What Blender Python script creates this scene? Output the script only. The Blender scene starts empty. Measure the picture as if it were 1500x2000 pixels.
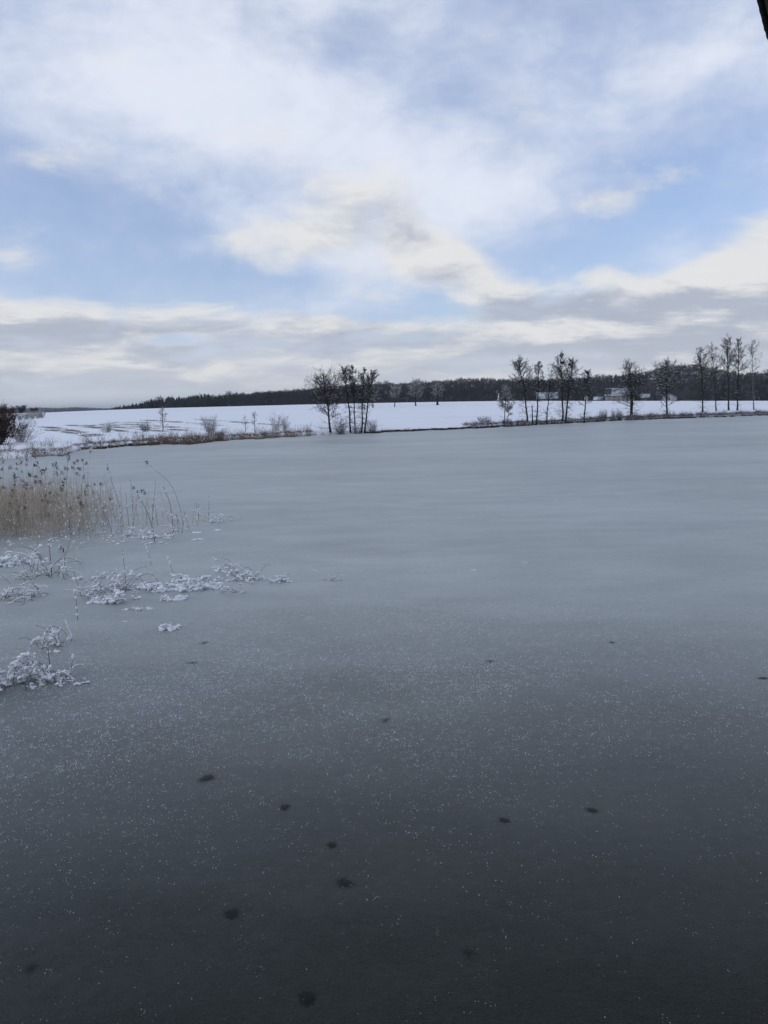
import bpy, math, random
import numpy as np

scene = bpy.context.scene
COL = scene.collection
R = math.radians

# ------------------------------------------------------------------ camera
CAM_H = 4.0
cam_data = bpy.data.cameras.new('camera')
cam = bpy.data.objects.new('camera', cam_data)
COL.objects.link(cam)
cam_data.sensor_fit = 'VERTICAL'
cam_data.sensor_height = 36.0
cam_data.lens = 27.0
cam_data.clip_start = 0.05
cam_data.clip_end = 30000.0
from mathutils import Matrix, Vector
cam.matrix_world = (Matrix.Translation((0, 0, CAM_H)) @ Matrix.Rotation(R(90 - 7.97), 4, 'X')
                    @ Matrix.Rotation(R(-1.15), 4, 'Z'))
scene.camera = cam

scene.view_settings.view_transform = 'Standard'
scene.view_settings.look = 'None'
scene.view_settings.exposure = 0.0
scene.view_settings.gamma = 1.0
scene.view_settings.use_curve_mapping = False

# ------------------------------------------------------------------ sky
SUN_AZ, SUN_EL = -105.0, 17.0            # degrees: azimuth clockwise from the view direction (+Y)
SKY_STRENGTH = 0.15
CUMULUS = [  # azimuth, elevation, half widths (degrees), tilt, amount of cloud
    (-0.68, 12.85, 8.6, 3.7, -20, 0.62), (5.50, 9.28, 6.2, 2.1, -20, 0.66),
    (-7.30, 11.20, 6.15, 2.3, 0, 0.42), (26.06, 9.26, 6.2, 3.1, 25, 0.80),
    (18.90, 7.08, 6.64, 1.9, 8, 0.62), (23.80, 5.0, 8.2, 2.4, 10, 0.60),
    (15.74, 13.21, 3.89, 1.53, 10, 0.50), (16.00, 8.94, 2.56, 0.94, 0, 0.42),
    (-24.83, 9.82, 2.73, 1.41, 0, 0.35), (11.66, 6.95, 4.27, 1.74, 0, 0.30),
    (-20.36, 15.50, 5.5, 1.6, 0, 0.34), (-15.06, 5.11, 2.44, 0.49, 0, -0.60),
    (-0.08, 6.61, 9.67, 0.93, -4, -0.35), (-22.05, 5.54, 6.41, 0.87, 0, 0.20),
    (18.84, 9.57, 3.96, 0.98, 0, -0.20),
]
SUNLIT = [  # sides of the cloud turned to or away from the light
    (26.0, 9.6, 6.5, 3.0, 25, 0.16), (19.0, 7.2, 6.0, 1.5, 8, 0.16), (-1.0, 12.6, 9.5, 4.2, -15, -0.17), (25.0, 4.4, 9.0, 2.0, 8, -0.12), (5.5, 9.5, 4.0, 1.5, -20, 0.10),
]
VEIL = [
    (-19.02, 11.87, 13.77, 4.15, 4, -0.43), (-11.74, 8.09, 14.93, 2.07, 0, -0.45),
    (22.47, 15.44, 8.65, 4.44, 12, -0.56), (14.07, 10.90, 8.99, 3.64, 0, -0.45),
    (6.96, 6.43, 9.53, 2.13, 0, -0.40), (23.85, 11.66, 5.51, 2.78, 0, -0.30),
    (-6.25, 19.21, 18.49, 4.50, -18, 0.35), (4.47, 15.98, 15.15, 3.49, -12, 0.30),
    (-19.80, 22.61, 9.43, 3.20, 0, 0.15), (11.18, 22.43, 13.69, 3.61, 0, 0.12),
    (-13.95, 23.42, 6.68, 1.89, 20, -0.12), (-2.90, 23.30, 9.22, 1.95, 10, -0.12),
]


class NT:
    """short-hand for building node trees"""
    def __init__(self, tree):
        self.t = tree
        self.n = tree.nodes
        self.l = tree.links

    def put(self, sock, v):
        if v is None:
            return
        if isinstance(v, bpy.types.NodeSocket):
            self.l.new(v, sock)
        else:
            sock.default_value = v

    def math(self, op, a, b=None, c=None, clamp=False):
        n = self.n.new('ShaderNodeMath')
        n.operation = op
        n.use_clamp = clamp
        for i, v in enumerate((a, b, c)):
            self.put(n.inputs[i], v)
        return n.outputs[0]

    def vmath(self, op, a, b=None, c=None):
        n = self.n.new('ShaderNodeVectorMath')
        n.operation = op
        for i, v in enumerate((a, b, c)):
            self.put(n.inputs[i], v)
        return n.outputs['Value'] if op in ('LENGTH', 'DOT_PRODUCT', 'DISTANCE') else n.outputs[0]

    def xyz(self, x, y, z):
        n = self.n.new('ShaderNodeCombineXYZ')
        for i, v in enumerate((x, y, z)):
            self.put(n.inputs[i], v)
        return n.outputs[0]

    def sep(self, v):
        n = self.n.new('ShaderNodeSeparateXYZ')
        self.l.new(v, n.inputs[0])
        return n.outputs

    def noise(self, v, scale, detail=6, rough=0.55, lac=2.0, dist=0.0, kind='FBM', color=False):
        n = self.n.new('ShaderNodeTexNoise')
        n.noise_type = kind
        self.put(n.inputs['Vector'], v)
        n.inputs['Scale'].default_value = scale
        n.inputs['Detail'].default_value = detail
        n.inputs['Roughness'].default_value = rough
        n.inputs['Lacunarity'].default_value = lac
        n.inputs['Distortion'].default_value = dist
        return n.outputs['Color' if color else 'Fac']

    def smooth(self, v, a, b, lo=0.0, hi=1.0):
        n = self.n.new('ShaderNodeMapRange')
        n.interpolation_type = 'SMOOTHSTEP'
        self.put(n.inputs[0], v)
        for i, x in enumerate((a, b, lo, hi)):
            self.put(n.inputs[1 + i], x)
        return n.outputs[0]

    def linear(self, v, a, b, lo=0.0, hi=1.0):
        n = self.n.new('ShaderNodeMapRange')
        self.put(n.inputs[0], v)
        for i, x in enumerate((a, b, lo, hi)):
            self.put(n.inputs[1 + i], x)
        return n.outputs[0]

    def mix(self, f, a, b, mode='MIX'):
        n = self.n.new('ShaderNodeMix')
        n.data_type = 'RGBA'
        n.blend_type = mode
        self.put(n.inputs[0], f)
        for s, v in ((n.inputs[6], a), (n.inputs[7], b)):
            if isinstance(v, tuple) and len(v) == 3:
                v = (*v, 1.0)
            self.put(s, v)
        return n.outputs[2]

    def blobs(self, p, table):
        """sum of soft patches in (azimuth, elevation) degrees"""
        acc = None
        for az, el, sa, se, rot, amp in table:
            m = self.n.new('ShaderNodeMapping')
            m.vector_type = 'TEXTURE'
            self.l.new(p, m.inputs[0])
            m.inputs[1].default_value = (az, el, 0)
            m.inputs[2].default_value = (0, 0, R(rot))
            m.inputs[3].default_value = (sa * 1.25, se * 1.25, 1)
            g = self.n.new('ShaderNodeTexGradient')
            g.gradient_type = 'SPHERICAL'
            self.l.new(m.outputs[0], g.inputs[0])
            s = self.smooth(g.outputs['Fac'], 0.0, 0.85)
            acc = self.math('MULTIPLY_ADD', s, amp, acc if acc is not None else 0.0)
        return acc


def group_billow():
    """cloud billows as a function of (azimuth, elevation) in degrees"""
    g = bpy.data.node_groups.new('cumulus_billow', 'ShaderNodeTree')
    g.interface.new_socket('P', in_out='INPUT', socket_type='NodeSocketVector')
    g.interface.new_socket('D', in_out='OUTPUT', socket_type='NodeSocketFloat')
    N = NT(g)
    gi = g.nodes.new('NodeGroupInput')
    go = g.nodes.new('NodeGroupOutput')
    x, y, z = N.sep(gi.outputs[0])
    # stretched flat near the horizon
    stretch = N.smooth(y, 2.0, 12.0, 0.115, 0.17)
    n1 = N.noise(N.xyz(N.math('MULTIPLY', x, stretch), N.math('MULTIPLY_ADD', y, 0.30, N.math('MULTIPLY', N.math('MINIMUM', y, 8.0), 0.24)), 3.1), 1.0, 7, 0.58, 2.1, 0.3)
    g.links.new(N.math('MULTIPLY_ADD', n1, 1.7, -0.85), go.inputs[0])
    return g


world = bpy.data.worlds.new('World')
scene.world = world
world.use_nodes = True
wt = NT(world.node_tree)
wt.n.clear()
out = wt.n.new('ShaderNodeOutputWorld')
bg = wt.n.new('ShaderNodeBackground')
wt.l.new(bg.outputs[0], out.inputs[0])
tc = wt.n.new('ShaderNodeTexCoord')
dirv = tc.outputs['Generated']
dx, dy, dz = wt.sep(dirv)
az = wt.math('MULTIPLY', wt.math('ARCTAN2', dx, dy), 57.29578)
el = wt.math('MULTIPLY', wt.math('ARCSINE', dz), 57.29578)
ae = wt.xyz(az, el, 0.0)
sky = wt.n.new('ShaderNodeTexSky')
sky.sky_type = 'NISHITA'
sky.sun_disc = False
sky.sun_elevation = R(SUN_EL)
sky.sun_rotation = R(SUN_AZ)
sky.altitude = 300.0
sky.air_density = 1.0
sky.dust_density = 0.6
sky.ozone_density = 1.6
wt.l.new(wt.xyz(dx, dy, wt.math('MAXIMUM', dz, 0.012)), sky.inputs[0])
blue = wt.mix(1.0, sky.outputs[0], (0.98, 0.99, 1.17), 'MULTIPLY')

# high thin veil
warp = wt.vmath('SUBTRACT', wt.noise(wt.vmath('MULTIPLY', dirv, (1.0, 1.0, 1.5)), 5.0, 4, 0.55, color=True), (0.5, 0.5, 0.5))
pv = wt.vmath('MULTIPLY_ADD', warp, (0.10, 0.10, 0.08), wt.vmath('MULTIPLY', dirv, (1.0, 1.0, 1.75)))
v1 = wt.noise(pv, 3.6, 8, 0.60, 2.1, 0.0)
wae = wt.vmath('MULTIPLY_ADD', warp, (9.0, 6.0, 0.0), ae)
vb = wt.blobs(wae, VEIL)
veil_d = wt.math('ADD', vb, wt.math('MULTIPLY_ADD', v1, 1.9, -0.33))
veil = wt.smooth(veil_d, -0.20, 1.05, 0.33, 0.96)
veil_tone = wt.smooth(wt.math('MULTIPLY_ADD', vb, 0.20, v1), 0.33, 0.72)
K = 0.1 / SKY_STRENGTH
def lum(r, g, b):
    return (r * K, g * K, b * K)
veil_col = wt.mix(veil_tone, lum(5.0, 5.85, 7.9), lum(7.9, 8.35, 9.4))
c = wt.mix(veil, blue, veil_col)

# cumulus with its lit and shaded sides (light from the upper left)
grp = group_billow()
def billow(v):
    n = wt.n.new('ShaderNodeGroup')
    n.node_tree = grp
    wt.l.new(v, n.inputs[0])
    return n.outputs[0]
b0 = billow(ae)
b1 = billow(wt.vmath('ADD', ae, (-0.7, 1.25, 0.0)))
wob = wt.noise(wt.xyz(wt.math('MULTIPLY', az, 0.09), 0.0, 0.0), 1.0, 2, 0.5)
top = wt.math('MULTIPLY_ADD', wob, 4.0, 5.6)
bank_h = wt.math('SUBTRACT', top, el)
bank = wt.smooth(bank_h, -1.2, 2.0, 0.0, 0.74)
base = wt.math('ADD', wt.blobs(wt.vmath('MULTIPLY_ADD', warp, (4.0, 2.0, 0.0), ae), CUMULUS), bank)
d0 = wt.math('ADD', base, b0)
cum = wt.smooth(d0, 0.08, 0.78)
relief = wt.math('ADD', wt.math('SUBTRACT', b0, b1), wt.smooth(bank_h, -0.6, 2.0, 0.24, -0.04))
thick = wt.smooth(d0, 0.40, 0.95)
relief = wt.math('ADD', relief, wt.blobs(ae, SUNLIT))
lit = wt.smooth(wt.math('MULTIPLY_ADD', thick, -0.12, relief), -0.27, 0.28)
shade_col = wt.mix(thick, lum(5.4, 5.9, 6.9), lum(4.4, 4.8, 5.7))
cum_col = wt.mix(lit, shade_col, lum(8.1, 8.05, 8.0))
c = wt.mix(wt.math('MULTIPLY', cum, 0.92), c, cum_col)
# air near the horizon
low = wt.smooth(el, -0.5, 5.0, 0.52, 0.0)
c = wt.mix(low, c, lum(7.5, 7.65, 8.0))
wt.l.new(c, bg.inputs[0])
bg.inputs[1].default_value = SKY_STRENGTH
world.cycles.sampling_method = 'MANUAL'
world.cycles.sample_map_resolution = 256

# ------------------------------------------------------------------ sun (veiled by cloud)
sun_data = bpy.data.lights.new('sun', 'SUN')
sun_data.energy = 0.6
sun_data.angle = R(12)
sun_data.color = (1.0, 0.93, 0.84)
sun = bpy.data.objects.new('sun', sun_data)
COL.objects.link(sun)
sd = Vector((math.sin(R(SUN_AZ)) * math.cos(R(SUN_EL)), math.cos(R(SUN_AZ)) * math.cos(R(SUN_EL)), math.sin(R(SUN_EL))))
sun.rotation_euler = sd.to_track_quat('Z', 'Y').to_euler()

# ------------------------------------------------------------------ helpers
def tag(o, label=None, cat=None, group=None, kind=None):
    for k, v in (('label', label), ('category', cat), ('group', group), ('kind', kind)):
        if v:
            o[k] = v
    return o


def empty(name, loc, label, cat, group=None, rz=0.0):
    o = bpy.data.objects.new(name, None)
    COL.objects.link(o)
    o.location = loc
    o.rotation_euler = (0, 0, rz)
    o.empty_display_size = 0.2
    return tag(o, label, cat, group)


def mesh(name, V, F, mat, parent=None, smooth=False, loc=None, colors=None, attr=None, fine=False):
    """F: (n,3) or (n,4) int array, or a list of such arrays"""
    V = np.asarray(V, dtype=np.float32).reshape(-1, 3)
    Fs = F if isinstance(F, list) and len(F) and isinstance(F[0], np.ndarray) else [np.asarray(F, dtype=np.int32)]
    me = bpy.data.meshes.new(name)
    me.vertices.add(len(V))
    me.vertices.foreach_set('co', V.ravel())
    counts = np.concatenate([np.full(len(f), f.shape[1], dtype=np.int32) for f in Fs])
    idx = np.concatenate([f.ravel() for f in Fs]).astype(np.int32)
    me.loops.add(len(idx))
    me.loops.foreach_set('vertex_index', idx)
    me.polygons.add(len(counts))
    starts = np.concatenate(([0], np.cumsum(counts)[:-1])).astype(np.int32)
    me.polygons.foreach_set('loop_start', starts)
    me.polygons.foreach_set('loop_total', counts)
    if smooth:
        me.polygons.foreach_set('use_smooth', np.ones(len(counts), dtype=bool))
    me.update(calc_edges=True)
    if colors is not None:
        a = me.attributes.new('tint', 'FLOAT_COLOR', 'POINT')
        a.data.foreach_set('color', np.asarray(colors, dtype=np.float32).ravel())
    if attr is not None:
        a = me.attributes.new('amount', 'FLOAT', 'POINT')
        a.data.foreach_set('value', np.asarray(attr, dtype=np.float32).ravel())
    me.materials.append(mat)
    o = bpy.data.objects.new(name, me)
    COL.objects.link(o)
    if parent is not None:
        o.parent = parent
        if fine:
            o['kind'] = 'stuff'       # pieces too small to pick apart in the photograph
    if loc is not None:
        o.location = loc
    return o


def norm(v):
    return v / np.maximum(np.linalg.norm(v, axis=-1, keepdims=True), 1e-9)


def tubes(S, n=3):
    """S: (m,8) p0 p1 r0 r1 -> vertices, quads"""
    S = np.asarray(S, dtype=float).reshape(-1, 8)
    p0, p1, r0, r1 = S[:, 0:3], S[:, 3:6], S[:, 6], S[:, 7]
    d = norm(p1 - p0)
    ref = np.where(np.abs(d[:, 2:3]) < 0.9, np.array([[0, 0, 1.0]]), np.array([[1.0, 0, 0]]))
    u = norm(np.cross(d, ref))
    w = np.cross(d, u)
    ang = np.arange(n) * 2 * math.pi / n
    ring = u[:, None, :] * np.cos(ang)[None, :, None] + w[:, None, :] * np.sin(ang)[None, :, None]
    a = p0[:, None, :] + ring * r0[:, None, None]
    b = p1[:, None, :] + ring * r1[:, None, None]
    V = np.concatenate([a, b], axis=1).reshape(-1, 3)
    k = np.arange(n)
    q = np.stack([k, (k + 1) % n, (k + 1) % n + n, k + n], axis=1)
    F = (np.arange(len(S)) * 2 * n)[:, None, None] + q[None]
    return V, F.reshape(-1, 4)


def cones(S):
    """S: (m,8) as for tubes, each stem running to a point -> vertices, triangles"""
    S = np.asarray(S, dtype=float).reshape(-1, 8)
    V, _ = tubes(S, 3)
    V = V.reshape(-1, 6, 3)
    V = np.concatenate([V[:, :3], S[:, None, 3:6]], axis=1).reshape(-1, 3)
    q = np.array([(0, 1, 3), (1, 2, 3), (2, 0, 3)])
    F = (np.arange(len(S)) * 4)[:, None, None] + q[None]
    return V, F.reshape(-1, 3)


def grow(rng, P, D, L, Rr, nseg, up=0.0, jit=0.15, taper=0.35):
    """many stems at once; returns segments (m,8) and the node positions/directions"""
    P = np.array(P, dtype=float)
    D = norm(np.array(D, dtype=float))
    n = len(P)
    segs, nodes, dirs = [], [P.copy()], [D.copy()]
    for k in range(nseg):
        D = D + jit * rng.normal(size=(n, 3)) / math.sqrt(nseg) * 1.5
        D[:, 2] += np.asarray(up) / nseg
        D = norm(D)
        P1 = P + D * (L / nseg)[:, None]
        ra = Rr * (1 - (1 - taper) * k / nseg)
        rb = Rr * (1 - (1 - taper) * (k + 1) / nseg)
        segs.append(np.concatenate([P, P1, ra[:, None], rb[:, None]], axis=1))
        P = P1
        nodes.append(P.copy())
        dirs.append(D.copy())
    return np.concatenate(segs), np.array(nodes), np.array(dirs)


def sprout(rng, nodes, dirs, per, lo=0.15, hi=1.0, spread=0.9):
    m, n, _ = nodes.shape
    t = rng.uniform(lo, hi, size=(n, per)) * (m - 1)
    k = np.minimum(t.astype(int), m - 2)
    fr = (t - k)[..., None]
    j = np.arange(n)[:, None]
    P = nodes[k, j] * (1 - fr) + nodes[k + 1, j] * fr
    D = norm(dirs[k, j] + spread * rng.normal(size=(n, per, 3)))
    return P.reshape(-1, 3), D.reshape(-1, 3), (t / (m - 1)).ravel(), np.repeat(np.arange(n), per)


def ico(sub=1):
    t = (1 + 5 ** 0.5) / 2
    v = [(-1, t, 0), (1, t, 0), (-1, -t, 0), (1, -t, 0), (0, -1, t), (0, 1, t), (0, -1, -t), (0, 1, -t), (t, 0, -1), (t, 0, 1), (-t, 0, -1), (-t, 0, 1)]
    f = [(0, 11, 5), (0, 5, 1), (0, 1, 7), (0, 7, 10), (0, 10, 11), (1, 5, 9), (5, 11, 4), (11, 10, 2), (10, 7, 6), (7, 1, 8),
         (3, 9, 4), (3, 4, 2), (3, 2, 6), (3, 6, 8), (3, 8, 9), (4, 9, 5), (2, 4, 11), (6, 2, 10), (8, 6, 7), (9, 8, 1)]
    v = [np.array(a, dtype=float) / math.sqrt(1 + t * t) for a in v]
    for _ in range(sub):
        cache, nf = {}, []
        def mid(a, b):
            key = (min(a, b), max(a, b))
            if key not in cache:
                m = v[a] + v[b]
                v.append(m / np.linalg.norm(m))
                cache[key] = len(v) - 1
            return cache[key]
        for a, b, c_ in f:
            x, y, z = mid(a, b), mid(b, c_), mid(c_, a)
            nf += [(a, x, z), (b, y, x), (c_, z, y), (x, y, z)]
        f = nf
    return np.array(v), np.array(f, dtype=np.int32)


ICO0, ICO1, ICO2 = ico(0), ico(1), ico(2)


def lumps(rng, C, S, template=ICO1, rough=0.25):
    """irregular lumps at C (n,3) with half sizes S (n,3)"""
    C = np.asarray(C, dtype=float).reshape(-1, 3)
    S = np.asarray(S, dtype=float).reshape(-1, 3)
    tv, tf = template
    n, m = len(C), len(tv)
    k = rng.normal(size=(n, 3, 3)) * 1.6
    wave = np.sin(np.einsum('mc,ndc->nmd', tv, k) * 2.0 + rng.uniform(0, 6, size=(n, 1, 3))).sum(axis=2) / 3
    rad = 1 + rough * wave + rough * 0.45 * rng.normal(size=(n, m))
    V = C[:, None, :] + tv[None] * rad[..., None] * S[:, None, :]
    F = (np.arange(n) * m)[:, None, None] + tf[None]
    return V.reshape(-1, 3), F.reshape(-1, 3)


def join(*parts):
    Vs, Fs, off = [], {}, 0
    for V, F in parts:
        V = np.asarray(V)
        if len(V) == 0:
            continue
        Vs.append(V)
        Fs.setdefault(F.shape[1], []).append(F + off)
        off += len(V)
    return np.concatenate(Vs), [np.concatenate(f) for f in Fs.values()]


def box(x0, x1, y0, y1, z0, z1):
    V = np.array([(x, y, z) for z in (z0, z1) for y in (y0, y1) for x in (x0, x1)], dtype=float)
    F = np.array([(0, 2, 3, 1), (4, 5, 7, 6), (0, 1, 5, 4), (2, 6, 7, 3), (0, 4, 6, 2), (1, 3, 7, 5)], dtype=np.int32)
    return V, F


# ------------------------------------------------------------------ materials
def material(name, base=(0.5, 0.5, 0.5), rough=0.8, spec=0.3, vary=0.0, scale=3.0, bump=0.0, bump_scale=30.0, second=None):
    m = bpy.data.materials.new(name)
    m.use_nodes = True
    N = NT(m.node_tree)
    b = N.n['Principled BSDF']
    b.inputs['Roughness'].default_value = rough
    b.inputs['Specular IOR Level'].default_value = spec
    g = N.n.new('ShaderNodeNewGeometry')
    if second is None:
        second = tuple(x * (1 - vary) for x in base)
    f = N.smooth(N.noise(g.outputs['Position'], scale, 6, 0.6), 0.35, 0.65)
    N.l.new(N.mix(f, base, second), b.inputs['Base Color'])
    if bump:
        bn = N.n.new('ShaderNodeBump')
        bn.inputs['Strength'].default_value = bump
        bn.inputs['Distance'].default_value = 0.05
        N.l.new(N.noise(g.outputs['Position'], bump_scale, 5, 0.6), bn.inputs['Height'])
        N.l.new(bn.outputs[0], b.inputs['Normal'])
    return m


def tint_material(name, rough=0.9):
    m = bpy.data.materials.new(name)
    m.use_nodes = True
    N = NT(m.node_tree)
    b = N.n['Principled BSDF']
    b.inputs['Roughness'].default_value = rough
    b.inputs['Specular IOR Level'].default_value = 0.1
    a = N.n.new('ShaderNodeAttribute')
    a.attribute_name = 'tint'
    g = N.n.new('ShaderNodeNewGeometry')
    f = N.noise(g.outputs['Position'], 0.8, 4, 0.6)
    N.l.new(N.mix(1.0, a.outputs['Color'], N.mix(f, (0.7, 0.7, 0.7), (1.25, 1.25, 1.25)), 'MULTIPLY'), b.inputs['Base Color'])
    return m


M_BARK = material('bark', (0.032, 0.028, 0.027), 0.95, 0.1, 0.4, 4.0)
M_TWIG = material('twig', (0.068, 0.058, 0.056), 0.95, 0.1, 0.4, 2.0)
M_TWIG_PALE = material('frosted_twig', (0.19, 0.17, 0.165), 0.95, 0.1, 0.4, 2.0)
M_TWIG_FROST = material('hoary_twig', (0.34, 0.33, 0.33), 0.95, 0.1, 0.4, 2.0)
M_BARK_PALE = material('pale_bark', (0.16, 0.145, 0.14), 0.95, 0.1, 0.5, 3.0)
M_SNOW = material('snow_clump', (0.88, 0.91, 0.95), 0.8, 0.2, 0.06, 12.0, 0.5, 45.0)
M_SNOW_ROOF = material('roof_snow', (0.50, 0.53, 0.58), 0.85, 0.1, 0.12, 0.55, second=(0.11, 0.115, 0.13))
M_REED = material('reed_straw', (0.64, 0.56, 0.46), 0.85, 0.2, 0.45, 9.0, second=(0.33, 0.285, 0.24))
M_REED_DARK = material('reed_stem_dark', (0.10, 0.085, 0.075), 0.85, 0.2, 0.4, 3.0)
M_PLUME = material('reed_plume', (0.085, 0.068, 0.068), 0.95, 0.1, 0.4, 8.0)
M_SHORE = material('dry_shore_grass', (0.20, 0.145, 0.10), 0.95, 0.1, 0.5, 0.5, second=(0.11, 0.08, 0.062))
M_BRUSH = material('bramble', (0.075, 0.064, 0.062), 0.95, 0.1, 0.5, 0.7, second=(0.12, 0.11, 0.11))
M_LEAFBROWN = material('brown_leaves', (0.085, 0.048, 0.036), 0.95, 0.1, 0.5, 1.5)
M_FOREST = tint_material('woodland')
M_LITTER = material('leaf_litter', (0.060, 0.052, 0.050), 0.95, 0.1, 0.5, 0.15, second=(0.11, 0.105, 0.108))
M_EARTH = material('bank_earth', (0.045, 0.036, 0.030), 0.95, 0.1, 0.5, 1.5)
M_TIMBER = material('dark_timber', (0.020, 0.019, 0.021), 0.8, 0.25, 0.5, 6.0, 0.3, 40)
M_SOFFIT = material('grey_board', (0.42, 0.42, 0.43), 0.8, 0.2, 0.35, 5.0, 0.3, 30)
M_SLATE = material('slate', (0.016, 0.017, 0.022), 0.7, 0.3, 0.5, 9.0, 0.4, 40)
M_WALL_PALE = material('pale_render', (0.25, 0.235, 0.22), 0.9, 0.1, 0.2, 0.8)
M_WALL_WHITE = material('white_render', (0.42, 0.43, 0.46), 0.9, 0.1, 0.15, 0.8)
M_WALL_DARK = material('dark_wall', (0.075, 0.070, 0.070), 0.9, 0.1, 0.3, 0.8)
M_ROOF = material('bare_roof', (0.05, 0.05, 0.056), 0.8, 0.2, 0.4, 1.5)
M_GLASS = material('window_glass', (0.02, 0.024, 0.03), 0.1, 0.5, 0.2, 1.0)

# snow of the fields
def snow_ground():
    m = bpy.data.materials.new('field_snow')
    m.use_nodes = True
    N = NT(m.node_tree)
    b = N.n['Principled BSDF']
    b.inputs['Roughness'].default_value = 0.8
    b.inputs['Specular IOR Level'].default_value = 0.15
    g = N.n.new('ShaderNodeNewGeometry')
    p = g.outputs['Position']
    big = N.noise(N.vmath('MULTIPLY', p, (0.012, 0.05, 0.0)), 1.0, 6, 0.55)
    thin = N.noise(N.vmath('MULTIPLY', p, (0.05, 0.25, 0.0)), 1.0, 7, 0.62)
    bare = N.smooth(N.math('ADD', N.math('MULTIPLY', big, 0.55), N.math('MULTIPLY', thin, 0.45)), 0.565, 0.68, 0.0, 0.42)
    c_ = N.mix(bare, (0.80, 0.82, 0.86), (0.30, 0.30, 0.32))
    N.l.new(c_, b.inputs['Base Color'])
    bn = N.n.new('ShaderNodeBump')
    bn.inputs['Strength'].default_value = 0.35
    bn.inputs['Distance'].default_value = 0.3
    N.l.new(N.noise(p, 0.35, 8, 0.6), bn.inputs['Height'])
    N.l.new(bn.outputs[0], b.inputs['Normal'])
    return m


def ice_material():
    m = bpy.data.materials.new('frosted_ice')
    m.use_nodes = True
    N = NT(m.node_tree)
    b = N.n['Principled BSDF']
    b.inputs['IOR'].default_value = 1.31
    g = N.n.new('ShaderNodeNewGeometry')
    p = g.outputs['Position']
    x, y, z = N.sep(p)
    # frost cover rises with distance from the origin, leaving the nearest ice dark
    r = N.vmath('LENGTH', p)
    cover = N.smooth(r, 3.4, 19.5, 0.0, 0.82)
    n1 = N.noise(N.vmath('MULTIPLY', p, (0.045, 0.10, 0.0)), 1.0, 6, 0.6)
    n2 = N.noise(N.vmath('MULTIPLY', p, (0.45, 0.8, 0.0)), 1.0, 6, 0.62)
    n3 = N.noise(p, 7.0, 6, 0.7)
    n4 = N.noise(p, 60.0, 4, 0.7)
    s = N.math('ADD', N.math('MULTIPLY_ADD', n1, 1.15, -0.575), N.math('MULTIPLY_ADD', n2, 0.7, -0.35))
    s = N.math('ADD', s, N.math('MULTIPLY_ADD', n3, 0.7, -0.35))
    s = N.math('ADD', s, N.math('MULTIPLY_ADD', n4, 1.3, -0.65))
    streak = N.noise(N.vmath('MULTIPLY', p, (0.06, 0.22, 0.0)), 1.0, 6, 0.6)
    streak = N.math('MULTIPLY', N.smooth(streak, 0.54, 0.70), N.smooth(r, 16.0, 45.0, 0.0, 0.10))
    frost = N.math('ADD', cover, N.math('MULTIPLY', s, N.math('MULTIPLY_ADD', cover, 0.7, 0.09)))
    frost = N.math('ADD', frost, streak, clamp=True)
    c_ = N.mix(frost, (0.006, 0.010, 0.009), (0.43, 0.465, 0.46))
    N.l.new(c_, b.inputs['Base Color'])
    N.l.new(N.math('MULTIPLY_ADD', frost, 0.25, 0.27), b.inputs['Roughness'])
    b.inputs['Specular IOR Level'].default_value = 0.43
    b.inputs['Specular Tint'].default_value = (0.95, 1.0, 0.95, 1.0)
    bn = N.n.new('ShaderNodeBump')
    bn.inputs['Strength'].default_value = 0.6
    bn.inputs['Distance'].default_value = 0.009
    N.l.new(N.math('ADD', n4, N.math('MULTIPLY', n3, 1.5)), bn.inputs['Height'])
    N.l.new(bn.outputs[0], b.inputs['Normal'])
    return m


M_FIELD = snow_ground()
M_ICE = ice_material()
M_FROST = material('hoar_frost', (0.80, 0.84, 0.88), 0.5, 0.5, 0.15, 20.0)

def star_material():
    m = bpy.data.materials.new('clear_melt_ice')
    m.use_nodes = True
    N = NT(m.node_tree)
    b = N.n['Principled BSDF']
    b.inputs['Base Color'].default_value = (0.008, 0.009, 0.010, 1)
    b.inputs['Roughness'].default_value = 0.45
    b.inputs['Specular IOR Level'].default_value = 0.15
    a = N.n.new('ShaderNodeAttribute')
    a.attribute_name = 'amount'
    g = N.n.new('ShaderNodeNewGeometry')
    n = N.noise(g.outputs['Position'], 30.0, 5, 0.6)
    f = N.smooth(N.math('ADD', a.outputs['Fac'], N.math('MULTIPLY_ADD', n, 0.5, -0.25)), 0.0, 1.05)
    N.l.new(f, b.inputs['Alpha'])
    return m


M_STAR = star_material()

# ------------------------------------------------------------------ terrain
SHORE = [(-180, 9), (-150, 9), (-120, 12), (-90, 24), (-60, 45), (-40, 66), (-26.5, 73.7), (-24.6, 74.8), (-22.4, 76.8), (-21.67, 83.8), (-20.67, 85.9),
         (-16.55, 91.9), (-13.35, 90.8), (-11.89, 97.7), (-9.32, 99.4), (-5.57, 105.4), (-3.30, 108.4), (-0.26, 111.0), (2.02, 114.9),
         (5.80, 119.9), (9.54, 128.5), (13.18, 142.0), (16.73, 155.0), (20.14, 166.2), (23.41, 174.4), (26.53, 188.8), (45, 215), (65, 140), (90, 60), (120, 16), (150, 9), (180, 9)]
CREST = [(-180, 4), (-60, 3.0), (-26.2, 3.42), (-23.7, 3.49), (-19.8, 4.0), (-15.7, 4.33), (-11.4, 4.46), (-5.5, 4.64), (-0.2, 4.68), (3.9, 4.63),
         (9.2, 4.46), (11.4, 4.2), (18.4, 3.37), (26.5, 2.44), (60, 2.5), (180, 4)]
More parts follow.
